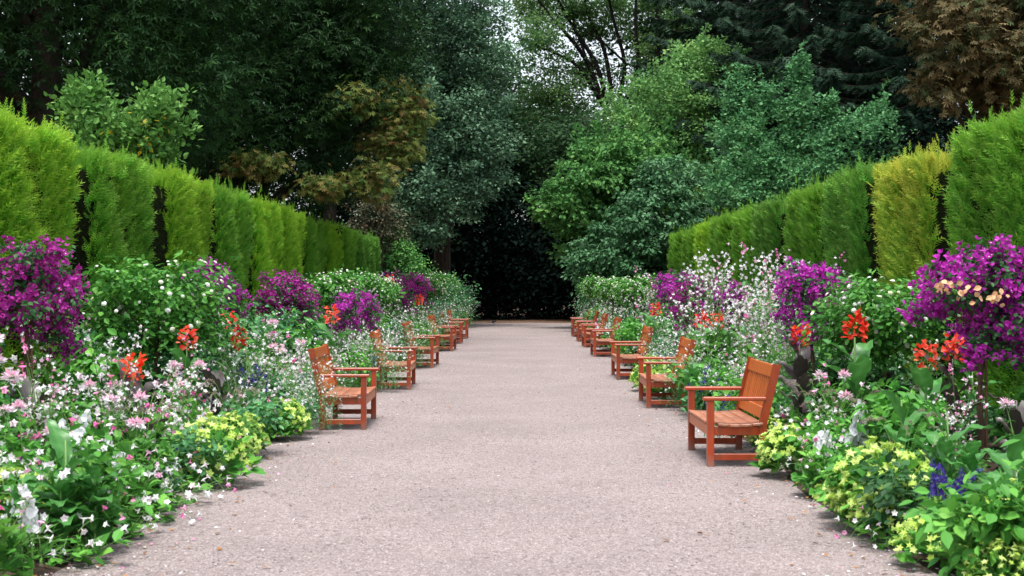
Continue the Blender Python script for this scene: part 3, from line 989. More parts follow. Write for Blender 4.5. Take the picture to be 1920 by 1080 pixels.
make_tree('hornbeam', 'blue-green young tree with pointed leafy spires above the right hedge', 'tree', (9.4, 45), 8.2, .2,
          [('crown', [lobe(1497, 130, 44, .22, .25, .7), lobe(1495, 175, 44, .42, .45, .8), lobe(1492, 235, 44, .75, .7, 1.0), lobe(1440, 190, 45, .3, .35, .8), lobe(1385, 170, 45, .4, .4, .9), lobe(1545, 200, 44.5, .3, .3, .6), lobe(1490, 310, 44, 1.4, 1.2, 1.5), lobe(1395, 245, 45, 1.0, 1.0, 1.3), lobe(1400, 320, 44, 1.5, 1.3, 1.5), lobe(1600, 270, 44, 1.2, 1.1, 1.2), lobe(1640, 235, 44.5, .5, .6, .8), lobe(1660, 270, 44.5, .5, .5, .5), lobe(1560, 340, 43.5, 1.6, 1.2, 1.2), lobe(1450, 370, 43.5, 2.0, 1.2, 1.0)], 900, .24, 36, T_OVAL, .09, .17, 'bluegreen', {'zmin': 1.2, 'shell': .4, 'droop': .1, 'up': .6, 'flat': .8, 'wexp': .5, 'shoots': 110, 'shoot_len': .9})], 28, 12)


SPRUCE = []


def make_spruce(label, X, Y, H, Rb, seed):
    rng = np.random.default_rng(seed)
    if SPRUCE:
        H0, R0, a, b_, c = SPRUCE
        t = thing('spruce_tree', label, 'tree', (X, Y, 0), seed * 1.7, (Rb / R0, Rb / R0, H / H0), 'dark spruces')
        tr = link('trunk', a, t)
        link('branches', b_, tr)
        stuff(link('needles', c, t))
        return
    t = thing('spruce_tree', label, 'tree', (X, Y, 0), 0, 1, 'dark spruces')
    b = MB(); b.tube(np.array([[0, 0, -.1], [0, 0, H * .5], [0, 0, H]]), np.array([.4, .22, .03]), 8)
    tr = link('trunk', b.mesh('trunk', M['bark'], True), t)
    fol, br = MB(), MB()
    nb = 300
    z0 = np.linspace(1.5, H - .5, nb)
    P, D = [], []
    for i, z in enumerate(z0):
        a = i * 2.39996 + rng.normal(0, .2)
        Lb = Rb * (1 - z / H) ** .8 * rng.uniform(.75, 1.1) + .3
        s = np.linspace(0, 1, 9)
        r = Lb * s
        zz = z - .10 * Lb * np.sin(s * math.pi * .9) - .22 * Lb * s + .12 * Lb * s ** 3
        pts = np.stack([np.cos(a) * r, np.sin(a) * r, zz], 1)
        br.tube(pts, np.linspace(.05, .008, 9), 4, cap=False)
        m = int(24 * Lb)
        q = rng.random(m) ** .7
        base = np.stack([np.cos(a) * Lb * q, np.sin(a) * Lb * q, np.interp(q, s, zz)], 1)
        sd = rng.choice([-1, 1], m)
        d = np.stack([np.cos(a) * .6 - np.sin(a) * sd * .7, np.sin(a) * .6 + np.cos(a) * sd * .7, np.full(m, -.75)], 1) + rng.normal(0, .25, (m, 3))
        P.append(base); D.append(d)
    P = np.concatenate(P); D = np.concatenate(D)
    n = len(P)
    fol.scatter(T_SPRAY, P, D, rng.normal(0, .4, (n, 3)) + np.array([0, 0, 1]), rng.uniform(.4, .75, n), rng.random(n), 1.1)
    o1 = link('branches', br.mesh('branches', M['bark'], True), tr)
    o2 = stuff(link('needles', fol.mesh('needles', M['spruce']), t))
    SPRUCE.extend([H, Rb, tr.data, o1.data, o2.data])


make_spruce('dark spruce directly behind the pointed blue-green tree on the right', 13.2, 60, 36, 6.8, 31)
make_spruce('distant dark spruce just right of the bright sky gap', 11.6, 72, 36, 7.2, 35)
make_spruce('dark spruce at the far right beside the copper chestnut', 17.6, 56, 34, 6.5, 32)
make_tree('copper_chestnut', 'brown-leaved horse chestnut at the upper right corner', 'tree', (13.6, 37), 9, .35,
          [('crown', [lobe(1800, 40, 34, 1.5, 1.4, 1.3), lobe(1850, 110, 34, 1.3, 1.3, 1.3), lobe(1920, 60, 35, 2.2, 2, 2.5), lobe(1770, 150, 34, .9, 1.2, .7), lobe(1900, 180, 35, 1.6, 1.4, .8), lobe(1840, -60, 35, 2.4, 2, 1.8), lobe(1990, 100, 36, 2.4, 2, 3)], 520, .5, 26, T_PALM, .14, .22, 'copper', {'zmin': 4, 'shell': .4, 'droop': .7})], 33, 10)
make_tree('holly_tree', 'near-black evergreen behind the golden hedge block on the right', 'tree', (13.5, 43), 6, .25,
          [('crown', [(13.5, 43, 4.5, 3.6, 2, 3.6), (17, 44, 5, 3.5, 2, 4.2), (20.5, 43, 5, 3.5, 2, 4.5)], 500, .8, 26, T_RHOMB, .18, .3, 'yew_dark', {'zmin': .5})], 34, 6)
# left small shrubs
make_tree('magnolia_shrub', 'bright light green shrub with some yellow leaves above the left hedge', 'shrub', (-7.9, 24.4), 4.2, .10,
          [('crown', [lobe(165, 215, 24, .55, .6, .5), lobe(160, 185, 24.2, .35, .4, .45), lobe(285, 235, 23.6, .6, .6, .55), lobe(295, 195, 23.8, .32, .4, .35), lobe(230, 260, 24, 1.0, .7, .5), lobe(230, 320, 24, 1.1, .8, .9)], 300, .22, 22, T_OVAL, .09, .16, 'magnolia', {'zmin': 1, 'shell': .4, 'droop': -.5, 'flat': .9, 'shoots': 40, 'shoot_len': .4}),
           ('yellow_leaves', [lobe(285, 240, 23.2, .5, .3, .4), lobe(235, 250, 23.4, .6, .2, .3)], 13, .15, 2, T_OVAL, .10, .15, 'yellow_leaf', {'zmin': 1})], 35, 6, bark='twig')
make_tree('elder_shrub', 'dull brownish shrub rising behind the far end of the left hedge', 'shrub', (-5.8, 54.2), 3.6, .10,
          [('crown', [lobe(705, 400, 54, 1.0, 1.0, 1.1), lobe(690, 440, 54, 1.2, 1.0, 1.2), lobe(740, 430, 55, .7, .8, .9)], 240, .34, 22, T_RHOMB, .10, .18, 'dullshrub', {'zmin': .5, 'shell': .6})], 36, 8)
make_tree('dogwood_shrub', 'light green shrub just past the left hedge end', 'shrub', (-4.9, 55.5), 2.4, .08,
          [('crown', [lobe(750, 490, 54.5, .95, .9, .95), lobe(775, 520, 54, .9, .8, .8), lobe(735, 450, 55, .7, .7, .6), lobe(730, 540, 54, 1.2, .8, .7)], 260, .34, 26, T_OVAL, .09, .16, 'fresh', {'zmin': .2, 'shell': .4})], 37, 6, bark='twig')

# the tall open tree whose dark limbs stand against the sky
def PL3(*pts):
    return [tuple(W(*p)) for p in pts]


make_tree('ash_tree', 'tall thin-leaved tree with dark forking limbs against the bright sky', 'tree', tuple(W(1160, 540, 84)[:2]), 13.5, .38,
          [('crown', [lobe(1010, 80, 82, 2.3, 2.5, 2.6), lobe(1060, 170, 83, 1.8, 2.5, 1.8), lobe(1120, 60, 86, 3.0, 2.5, 2.0), lobe(1210, 120, 84, 2.2, 2.5, 2.5), lobe(1290, 40, 82, 2.0, 2.5, 2.2), lobe(1140, -70, 84, 6, 4, 3.2), lobe(1000, -60, 84, 3, 3, 3), lobe(1060, 230, 86, 2.2, 2.2, 1.8), lobe(1290, 130, 86, 2, 2, 2), lobe(1080, 20, 86, 3, 3, 1.6), lobe(1230, 10, 86, 3, 3, 1.6), lobe(1320, 60, 84, 2, 2, 2), lobe(1020, 180, 86, 2.4, 2.4, 2.4), lobe(1100, 130, 88, 3, 2.5, 2.4), lobe(1220, 60, 88, 3, 2.5, 2), lobe(1150, 0, 90, 5, 3, 2.5), lobe(1010, 20, 88, 3, 3, 2.5)], 1600, .7, 34, T_RHOMB, .16, .28, 'airy', {'zmin': 8, 'shell': .8})], 38, 0,
          lean=(-1.0, 0), bark='bark_dark',
          limbs=[(PL3((1130, 190, 84), (1100, 110, 84), (1060, 60, 83), (1010, 5, 83), (985, -60, 83)), .20, .06),
                 (PL3((1132, 200, 84), (1085, 120, 83), (1030, 95, 82), (970, 70, 82)), .14, .04),
                 (PL3((1140, 200, 84), (1120, 120, 84), (1080, 60, 85), (1045, 0, 85), (1030, -70, 85)), .18, .06),
                 (PL3((1150, 200, 84), (1135, 90, 85), (1100, 30, 85), (1090, -60, 85)), .18, .06),
                 (PL3((1155, 215, 84), (1175, 120, 84), (1150, 40, 84), (1130, -60, 84)), .19, .06),
                 (PL3((1160, 215, 84), (1200, 130, 83), (1190, 50, 83), (1195, -60, 83)), .19, .07),
                 (PL3((1160, 225, 84), (1215, 150, 83), (1240, 80, 83), (1230, 10, 83), (1250, -60, 83)), .17, .05),
                 (PL3((1225, 120, 83), (1265, 60, 82), (1290, 0, 82), (1310, -50, 82)), .12, .04),
                 (PL3((1100, 110, 84), (1070, 30, 86), (1065, -40, 86)), .09, .03),
                 (PL3((1175, 120, 84), (1120, 70, 83), (1090, 55, 82)), .08, .03)])

# woodland behind: a few kinds, copied
def woodland_proto(seed, mat, H, rx, n, size, z0):
    rng = np.random.default_rng(seed)
    lob = []
    for k in range(7):
        a = rng.random() * 6.28
        lob.append((math.cos(a) * rx * .45, math.sin(a) * rx * .45, rng.uniform(z0 + 1.5, H - 2), rx * rng.uniform(.5, .75), rx * rng.uniform(.5, .75), rng.uniform(1.8, 3.2)))
    c = lobes_points(rng, lob, n, .5)
    c = c[c[:, 2] > z0 - .5]
    b = MB()
    leaf_cloud(b, rng, c, 1.0 * rng.uniform(.7, 1.3, len(c)), 26, T_RHOMB, size * .7, size * 1.3)
    crown = b.mesh('crown', M[mat])
    b = MB()
    b.tube(np.array([[0, 0, -.1], [.1, 0, H * .3], [-.1, .1, H * .6], [0, 0, H * .9]]), np.array([.42, .3, .2, .05]), 8)
    trunk = b.mesh('trunk', M['bark'], True)
    b = MB()
    limbs = []
    for q in rng.choice(len(c), 7, replace=False):
        e = c[q]; p0 = np.array([0, 0, e[2] * .6])
        b = MB(); b.tube(bez(p0, (p0 + e) / 2 + np.array([0, 0, .6]), e, 6), np.linspace(.14, .03, 6), 5)
        limbs.append(b.mesh('limb', M['bark'], True))
    return crown, trunk, limbs


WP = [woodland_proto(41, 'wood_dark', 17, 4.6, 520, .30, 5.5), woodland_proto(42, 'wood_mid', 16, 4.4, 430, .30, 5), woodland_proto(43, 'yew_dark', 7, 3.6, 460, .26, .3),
      woodland_proto(44, 'wood_dark', 19, 4.2, 420, .30, 3)]


def woodland(name, label, cat, k, X, Y, rz, s, group):
    crown, trunk, limbs = WP[k]
    t = thing(name, label, cat, (X, Y, 0), rz, s, group)
    tr = link('trunk', trunk, t)
    for m in limbs:
        link('limb', m, tr)
    stuff(link('crown', crown, t))


ORDX = ['leftmost', 'second from the left', 'third from the left', 'fourth from the left', 'fifth from the left', 'sixth from the left', 'seventh from the left', 'eighth from the left', 'ninth from the left', 'tenth from the left', 'eleventh from the left', 'twelfth from the left']
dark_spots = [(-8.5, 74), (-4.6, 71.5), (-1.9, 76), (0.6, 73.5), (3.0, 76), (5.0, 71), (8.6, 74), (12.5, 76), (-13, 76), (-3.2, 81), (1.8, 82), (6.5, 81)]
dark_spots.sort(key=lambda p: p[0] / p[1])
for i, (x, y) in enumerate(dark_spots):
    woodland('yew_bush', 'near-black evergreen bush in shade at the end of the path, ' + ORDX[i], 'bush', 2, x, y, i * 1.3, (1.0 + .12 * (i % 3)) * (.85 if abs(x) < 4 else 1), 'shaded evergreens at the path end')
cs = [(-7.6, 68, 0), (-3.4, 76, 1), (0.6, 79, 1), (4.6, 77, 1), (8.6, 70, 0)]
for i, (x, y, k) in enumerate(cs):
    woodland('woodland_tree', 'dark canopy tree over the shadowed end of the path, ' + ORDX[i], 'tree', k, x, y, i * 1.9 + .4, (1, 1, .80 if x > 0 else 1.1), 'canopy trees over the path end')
bgt = [(-13, 84, 3, 1.15), (-6, 96, 1, 1.1), (-1.2, 92, 1, 1.15), (2.2, 97, 1, 1.08), (6.4, 100, 1, 1.0), (15, 92, 1, 1.15), (12.2, 86, 0, 1.3), (19, 80, 0, 1.4), (23, 84, 0, 1.2), (-20, 70, 0, 1.2), (-26, 56, 0, 1.2), (-17, 42, 0, 1.1), (-22, 36, 0, 1.1), (-13, 50, 0, 1.0), (-8.8, 58, 0, 1.0), (27, 70, 0, 1.2), (30, 54, 0, 1.2), (25, 42, 3, 1.1), (10.5, 106, 0, .9)]
bgt.sort(key=lambda p: p[0] / p[1])
for i, (x, y, k, sc) in enumerate(bgt):
    sd = 'left' if i < 10 else 'right'
    kk = i if i < 10 else len(bgt) - 1 - i
    woodland('woodland_tree', 'background woodland tree behind the garden, %s counted from the far %s' % (['first', 'second', 'third', 'fourth', 'fifth', 'sixth', 'seventh', 'eighth', 'ninth', 'tenth'][kk], sd), 'tree', k, x, y, i * 2.3, sc, 'background woodland trees')

# ------------------------------------------------------------------ bed plants: prototypes
def Pm(pts, r0, r1, sides=4):
    b = MB(); b.tube(pts, np.linspace(r0, r1, len(pts)), sides); return b


def bougainvillea(seed, mat='bract', rx=.66, rz=.60, zc=1.68, trunk_h=1.35, nb=215, peach=False):
    rng = np.random.default_rng(seed)
    parts = []
    b = MB()
    s = np.linspace(0, 1, 10)
    pts = np.stack([.025 * np.sin(s * 9), .02 * np.cos(s * 7), s * trunk_h - .05], 1)
    b.tube(pts, np.linspace(.032, .022, 10), 7)
    pts2 = pts + np.stack([.03 * np.cos(s * 11), .03 * np.sin(s * 11), s * 0], 1)
    b.tube(pts2, np.linspace(.02, .014, 10), 6)
    for k in range(7):
        a = k * .9 + rng.random()
        e = np.array([math.cos(a) * rx * .6, math.sin(a) * rx * .6, zc + rng.uniform(-.2, .3)])
        b.tube(bez(pts[-1], (pts[-1] + e) / 2 + np.array([0, 0, .12]), e, 6), np.linspace(.014, .005, 6), 4)
    parts.append(('trunk', b.mesh('trunk', M['twig'], True), 0))
    b = MB(); b.tube(np.array([[.07, .03, -.05], [.06, .02, trunk_h * .6], [.05, .01, trunk_h + .15]]), .014, 6)
    parts.append(('stake', b.mesh('stake', M['stake'], True), 0))
    lob = [(0, 0, zc, rx * .8, rx * .8, rz * .8)]
    for k in range(9):
        u = sph(rng, 1)[0]
        lob.append((u[0] * rx * .62, u[1] * rx * .62, zc + u[2] * rz * .6 - .04, rx * .42, rx * .42, rz * .42))
    # loose shoots
    for k in range(4):
        u = sph(rng, 1)[0]; u[2] = u[2] * .8 + .1
        for q in (.85, 1.0, 1.1):
            lob.append((u[0] * rx * q, u[1] * rx * q, zc + u[2] * rz * q - .08 * (q - .85), .09, .09, .09))
    # trailing tails
    for k in range(4):
        a = rng.random() * 6.28
        lob.append((math.cos(a) * rx * .8, math.sin(a) * rx * .8, zc - rz * .75, .16, .16, .26))
    c = lobes_points(rng, lob, 200, .4, .7)
    b = MB(); leaf_cloud(b, rng, c, .13, 11, T_OVAL, .045, .08)
    parts.append(('foliage', b.mesh('foliage', M['leaf_dark']), 1))
    c = lobes_points(rng, lob, nb, .25, .72)
    n = nb * 9
    C = np.repeat(c, 9, 0)
    off = rng.normal(0, .045, (n, 3))
    pos = C + off
    out = (pos - np.array([0, 0, zc])); out /= np.linalg.norm(out, axis=1, keepdims=True)
    b = MB()
    tone = np.repeat(rng.normal(0, .2, nb), 9)
    ax = out + rng.normal(0, .45, (n, 3))
    ax /= np.linalg.norm(ax, axis=1, keepdims=True)
    t0 = np.cross(ax, rng.normal(size=(n, 3))); t0 /= np.linalg.norm(t0, axis=1, keepdims=True)
    t1 = np.cross(ax, t0)
    rr = np.clip(rng.normal(.55, .2, n) + tone, 0, 1)
    for k in range(3):
        a = k * 2.094
        b.scatter(T_BRACT, pos, t0 * math.cos(a) + t1 * math.sin(a) + ax * .35, ax, rng.uniform(.035, .055, n), rr, 1.0)
    parts.append(('bracts', b.mesh('bracts', M[mat]), 1))
    b = MB()
    pick = rng.choice(n, n // 4, replace=False)
    b.scatter(T_STAR, pos[pick] + ax[pick] * .02, t0[pick], ax[pick], .011, None, 1)
    parts.append(('small_flowers', b.mesh('small_flowers', M['cream']), 1))
    if peach:
        c = .88 * np.array([1, 1, 0]) * np.array([[-.50, -.42, 0], [-.40, -.5, 0], [-.28, -.55, 0], [-.12, -.6, 0], [-.55, -.34, 0], [-.05, -.62, 0]]) + np.array([0, 0, 1]) * np.array([[-.50, -.42, zc + .16], [-.40, -.5, zc + .08], [-.28, -.55, zc + .10], [-.12, -.6, zc + .06], [-.55, -.34, zc + .08], [-.05, -.62, zc + .02]])
        C = np.repeat(c, 7, 0); m = len(C)
        b = MB(); b.scatter(T_OVAL, C + rng.normal(0, .05, (m, 3)), rng.normal(0, .6, (m, 3)) + np.array([0, 0, -.6]), rng.normal(0, .4, (m, 3)) + np.array([-.3, -1, .3]), rng.uniform(.05, .085, m), None, 1.2)
        parts.append(('faded_bracts', b.mesh('faded_bracts', M['peach']), 1))
    return parts


def lantana(seed, rx=.72, rz=.50, zc=1.58, trunk_h=1.25, nf=90, flower='cream', nc=250):
    rng = np.random.default_rng(seed)
    parts = []
    b = MB()
    s = np.linspace(0, 1, 9)
    pts = np.stack([.02 * np.sin(s * 6), .02 * np.cos(s * 8), s * trunk_h - .05], 1)
    b.tube(pts, np.linspace(.03, .02, 9), 7)
    for k in range(8):
        a = k * .8
        e = np.array([math.cos(a) * rx * .7, math.sin(a) * rx * .7, zc + rng.uniform(-.15, .3)])
        b.tube(bez(pts[-1], (pts[-1] + e) / 2 + np.array([0, 0, .05]), e, 6), np.linspace(.012, .004, 6), 4)
    parts.append(('trunk', b.mesh('trunk', M['twig'], True), 0))
    lob = [(0, 0, zc, rx * .82, rx * .82, rz * .8)]
    for k in range(10):
        u = sph(rng, 1)[0]
        lob.append((u[0] * rx * .66, u[1] * rx * .66, zc + u[2] * rz * .6, rx * .38, rx * .38, rz * .42))
    c = lobes_points(rng, lob, nc, .42)
    b = MB(); leaf_cloud(b, rng, c, .16, 11, T_OVAL, .06, .105, .7, .3, 1.0)
    parts.append(('foliage', b.mesh('foliage', M['lantana_leaf']), 1))
    c = lobes_points(rng, lob, nf * 2, .12)
    c = c[c[:, 2] > zc - rz * .5][:nf]
    n = len(c)
    out = c - np.array([0, 0, zc - .2]); out /= np.linalg.norm(out, axis=1, keepdims=True)
    b = MB()
    b.scatter(T_DOME, c + out * .05, np.cross(out, rng.normal(size=(n, 3))), out + np.array([0, 0, .5]), rng.uniform(.018, .036, n), rng.random(n))
    parts.append(('flower_heads', b.mesh('flower_heads', M[flower]), 1))
    return parts


def mound(b, rng, n, r, h, tmpl, s0, s1, z0=0.02):
    """leaves filling a low dome"""
    u = sph(rng, n); u[:, 2] = np.abs(u[:, 2])
    q = rng.random(n) ** .4
    pos = u * q[:, None] * np.array([r, r, h]) + np.array([0, 0, z0])
    d = u * np.array([1, 1, .5]) + rng.normal(0, .4, (n, 3)) + np.array([0, 0, .1])
    nr = u * .4 + np.array([0, 0, 1]) + rng.normal(0, .35, (n, 3))
    b.scatter(tmpl, pos, d, nr, rng.uniform(s0, s1, n), rng.random(n), rng.uniform(.85, 1.3, n))


def lime_tobacco(seed, r=.34, h=.42, nf=150):
    rng = np.random.default_rng(seed)
    b = MB(); mound(b, rng, 190, r * .9, h * .85, T_OVAL, .07, .15)
    parts = [('foliage', b.mesh('foliage', M['leaf']), 1)]
    u = sph(rng, nf); u[:, 2] = np.abs(u[:, 2]) * .9 + .15
    pos = u * np.array([r, r, h]) * rng.uniform(.88, 1.12, (nf, 1))
    pos[:, 2] += .03
    b = MB()
    ax = u + rng.normal(0, .35, (nf, 3)) + np.array([0, -.25, .05])
    b.scatter(T_TRUMPET, pos, np.cross(ax, rng.normal(size=(nf, 3))), ax, rng.uniform(.026, .038, nf), rng.random(nf))
    b.scatter(T_STAR, pos + ax / np.linalg.norm(ax, axis=1, keepdims=True) * .003, np.cross(ax, rng.normal(size=(nf, 3))), ax, rng.uniform(.028, .042, nf), rng.random(nf))
    parts.append(('flowers', b.mesh('flowers', M['lime']), 1))
    b = MB()
    for i in range(0, nf, 4):
        b.tube(bez(np.array([0, 0, 0.]), pos[i] * np.array([.4, .4, .8]), pos[i], 5), np.linspace(.006, .002, 5), 3, cap=False)
    parts.append(('stems', b.mesh('stems', M['stem']), 0))
    return parts


def stem_plant(seed, nstem, h0, h1, spread, nfl, fl_t, fl_s, fl_m, leaf_m='leaf', leaf_s=(.07, .16), nleaf=130, base_r=.26, base_h=.4, branch=3, stem_r=.005, droopy=.15, leaf_t=T_OVAL, cluster=.05):
    """loose branching flower stems over a leafy base"""
    rng = np.random.default_rng(seed)
    b = MB(); mound(b, rng, nleaf, base_r, base_h, leaf_t, *leaf_s)
    st, fl, le = MB(), MB(), b
    FP, FA = [], []
    for i in range(nstem):
        a = rng.random() * 6.28
        h = rng.uniform(h0, h1)
        e = np.array([math.cos(a) * spread * rng.random() ** .6, math.sin(a) * spread * rng.random() ** .6, h])
        p0 = np.array([rng.normal(0, .07), rng.normal(0, .07), 0])
        mid = (p0 + e) / 2 * np.array([.7, .7, 1.15])
        pts = bez(p0, mid, e, 8)
        st.tube(pts, np.linspace(stem_r, stem_r * .4, 8), 4, rng.random(), cap=False)
        # stem leaves
        m = 5
        q = rng.integers(1, 6, m)
        le.scatter(leaf_t, pts[q], rng.normal(0, 1, (m, 3)) * np.array([1, 1, .3]), rng.normal(0, .3, (m, 3)) + np.array([0, 0, 1]), rng.uniform(leaf_s[0] * .6, leaf_s[1] * .8, m), rng.random(m))
        ends = [(e, 1.0)]
        for k in range(branch):
            q0 = pts[rng.integers(3, 7)]
            a2 = rng.random() * 6.28
            ee = q0 + np.array([math.cos(a2) * .2, math.sin(a2) * .2, rng.uniform(.04, .22)]) * rng.uniform(.5, 1.1)
            st.tube(bez(q0, (q0 + ee) / 2 + np.array([0, 0, .05]), ee + np.array([0, 0, -droopy * .12]), 5), np.linspace(stem_r * .6, stem_r * .3, 5), 3, rng.random(), cap=False)
            ends.append((ee, .6))
        for (p, w_) in ends:
            m = max(1, int(nfl * w_))
            pp = p + rng.normal(0, cluster, (m, 3)) * np.array([1, 1, 1.3])
            aa = rng.normal(0, .7, (m, 3)) + np.array([0, -.35, .15])
            FP.append(pp); FA.append(aa)
    FP = np.concatenate(FP); FA = np.concatenate(FA); n = len(FP)
    fl.scatter(fl_t, FP, np.cross(FA, rng.normal(size=(n, 3))), FA, rng.uniform(fl_s[0], fl_s[1], n), rng.random(n))
    # green buds and calyces
    m = n // 2
    le.scatter(T_NARROW, FP[:m] + rng.normal(0, .03, (m, 3)), rng.normal(0, 1, (m, 3)), rng.normal(0, 1, (m, 3)), rng.uniform(.02, .045, m), rng.uniform(.6, 1, m), 2)
    return [('foliage', le.mesh('foliage', M[leaf_m]), 1), ('stems', st.mesh('stems', M['stem']), 0), ('flowers', fl.mesh('flowers', M[fl_m]), 1)]


def spike_plant(seed, nsp, h0, h1, spread, fl_m, fl_t=T_DISC, fl_s=(.02, .032), nper=22, splen=.22, leaf_m='leaf', leaf_t=T_NARROW, leaf_s=(.06, .14), nleaf=110, thick=.03, base_r=.22, base_h=.34):
    rng = np.random.default_rng(seed)
    le, st, fl = MB(), MB(), MB()
    mound(le, rng, nleaf, base_r, base_h, leaf_t, *leaf_s)
    for i in range(nsp):
        a = rng.random() * 6.28
        h = rng.uniform(h0, h1)
        e = np.array([math.cos(a) * spread * rng.random() ** .5, math.sin(a) * spread * rng.random() ** .5, h])
        p0 = np.array([rng.normal(0, .06), rng.normal(0, .06), 0])
        pts = bez(p0, np.array([p0[0], p0[1], h * .5]), e, 7)
        st.tube(pts, np.linspace(.006, .002, 7), 4, rng.random(), cap=False)
        ax = pts[-1] - pts[-2]; ax /= np.linalg.norm(ax)
        q = rng.random(nper)
        th = rng.random(nper) * 6.28
        rad = thick * (1.1 - .8 * q)
        pos = e - ax * splen * (1 - q)[:, None] + np.stack([np.cos(th) * rad, np.sin(th) * rad, q * 0], 1)
        out = np.stack([np.cos(th), np.sin(th), rng.uniform(-.1, .5, nper)], 1)
        fl.scatter(fl_t, pos, np.cross(out, rng.normal(size=(nper, 3))), out, rng.uniform(*fl_s, nper) * (1.1 - .5 * q), rng.random(nper))
        m = 8
        qq = rng.integers(1, 6, m)
        le.scatter(leaf_t, pts[qq], rng.normal(0, 1, (m, 3)) * np.array([1, 1, .3]) + np.array([0, 0, .4]), rng.normal(0, .3, (m, 3)) + np.array([0, 0, 1]), rng.uniform(leaf_s[0] * .7, leaf_s[1] * .8, m), rng.random(m))
    return [('foliage', le.mesh('foliage', M[leaf_m]), 1), ('stems', st.mesh('stems', M['stem']), 0), ('flower_spikes', fl.mesh('flower_spikes', M[fl_m]), 1)]


def big_leaf_mesh(seed, L, Wd, mat, arch=.35, wave=.03, fold=.18):
    rng = np.random.default_rng(seed)
    n, k = 9, 5
    s = np.linspace(0, 1, n)
    ang = R(70) - s * arch * 2.6
    dx = np.cos(ang); dz = np.sin(ang)
    x = np.concatenate([[0], np.cumsum((dx[:-1] + dx[1:]) / 2)]) / (n - 1) * L
    z = np.concatenate([[0], np.cumsum((dz[:-1] + dz[1:]) / 2)]) / (n - 1) * L
    w = Wd * .5 * np.sin(np.clip(s, .02, 1) ** .8 * math.pi) ** .75
    w[0] = .012; w[-1] = .002
    V = []
    for i in range(n):
        for j in range(k):
            t = (j - (k - 1) / 2) / ((k - 1) / 2)
            V.append((x[i] - dz[i] * fold * abs(t) * w[i], t * w[i], z[i] + dx[i] * fold * abs(t) * w[i] * 1.2 + wave * math.sin(i * 1.9 + j) * abs(t)))
    F = [(i * k + j, i * k + j + 1, (i + 1) * k + j + 1, (i + 1) * k + j) for i in range(n - 1) for j in range(k - 1)]
    rv = np.array([np.clip(.45 + .3 * math.sin(i * 2.6 + abs(j - 2) * 1.4) + (.35 if j == 2 else 0) + rng.normal(0, .06), 0, 1) for i in range(n) for j in range(k)])
    b = MB(); b.add(V, None, F, rv)
    return b.mesh('leaf', M[mat], True)


def canna(seed, leafm, flower, h=1.15, nleaf=7, spike=True):
    """each big leaf is an object of its own"""
    rng = np.random.default_rng(seed)
    parts = []
    b = MB(); b.tube(np.array([[0, 0, -.05], [.01, 0, h * .5], [0, .01, h]]), np.array([.018, .015, .008]), 6)
    parts.append(('stem', b.mesh('stem', M['stem' if leafm == 'bigleaf' else 'bronze'], True), 0))
    lm = [big_leaf_mesh(seed + k, .50, .19, leafm, .30 + .12 * k, fold=.25) for k in range(2)]
    leaves = []
    for i in range(nleaf):
        a = i * 2.4 + rng.normal(0, .3)
        z = .12 + (h * .72) * i / nleaf
        leaves.append((lm[i % 2], (0, 0, z), (0, rng.uniform(-.15, .25), a), rng.uniform(.75, 1.1)))
    parts.append(('leaf', leaves, 2))
    if flower:
        n = 60
        b = MB()
        c = np.array([0, 0, h + .06])
        u = sph(rng, n); u[:, 2] = u[:, 2] * .8 + .25
        pos = c + u * .075 + np.array([0, 0, 1]) * rng.uniform(-.06, .10, (n, 1))
        b.scatter(T_OVAL, pos, u + rng.normal(0, .3, (n, 3)), rng.normal(0, .5, (n, 3)) + np.array([0, -.4, .7]), rng.uniform(.045, .075, n), rng.random(n), 1.25)
        parts.append(('flower', b.mesh('flower', M[flower]), 1))
    return parts


def broadleaf(seed, n=13, L=.30, Wd=.15, mat='bigleaf'):
    rng = np.random.default_rng(seed)
    lm = [big_leaf_mesh(seed + k, L, Wd, mat, .42 + .14 * k, .02, .12) for k in range(3)]
    b = MB(); b.tube(np.array([[0, 0, -.05], [.01, 0, .22], [0, 0, .5]]), np.array([.009, .008, .004]), 6)
    leaves = []
    for i in range(n):
        a = i * 2.4 + rng.normal(0, .3)
        leaves.append((lm[i % 3], (0, 0, .01 + .46 * i / n), (0, rng.uniform(-.1, .35), a), rng.uniform(.75, 1.15) * (1.1 - .4 * i / n)))
    return [('stem', b.mesh('stem', M['stem'], True), 0), ('leaf', leaves, 2)]


def cleome(seed, n=5, h0=.75, h1=1.15, fl='cleome'):
    rng = np.random.default_rng(seed)
    le, st, fb = MB(), MB(), MB()
    mound(le, rng, 60, .25, .4, T_PALM5, .08, .14)
    for i in range(n):
        a = rng.random() * 6.28
        h = rng.uniform(h0, h1)
        e = np.array([math.cos(a) * .22, math.sin(a) * .22, h])
        pts = bez(np.array([math.cos(a) * .04, math.sin(a) * .04, 0]), e * np.array([.5, .5, .55]), e, 7)
        st.tube(pts, np.linspace(.009, .005, 7), 5, rng.random(), cap=False)
        m = 10
        q = rng.integers(1, 7, m)
        le.scatter(T_PALM5, pts[q], rng.normal(0, 1, (m, 3)) * np.array([1, 1, .3]), rng.normal(0, .3, (m, 3)) + np.array([0, 0, 1]), rng.uniform(.07, .13, m), rng.random(m))
        k = 80
        u = sph(rng, k); u[:, 2] = u[:, 2] * .6 + .15
        pos = e + u * .03 + np.array([0, 0, .02])
        rr = np.clip(u[:, 2] * .7 + .25 + rng.normal(0, .12, k), 0, 1)
        fb.scatter(T_NARROW, pos, u, rng.normal(0, 1, (k, 3)), rng.uniform(.045, .075, k), rr, 1.9)
    return [('foliage', le.mesh('foliage', M['leaf']), 1), ('stems', st.mesh('stems', M['stem']), 0), ('flower_heads', fb.mesh('flower_heads', M[fl]), 1)]


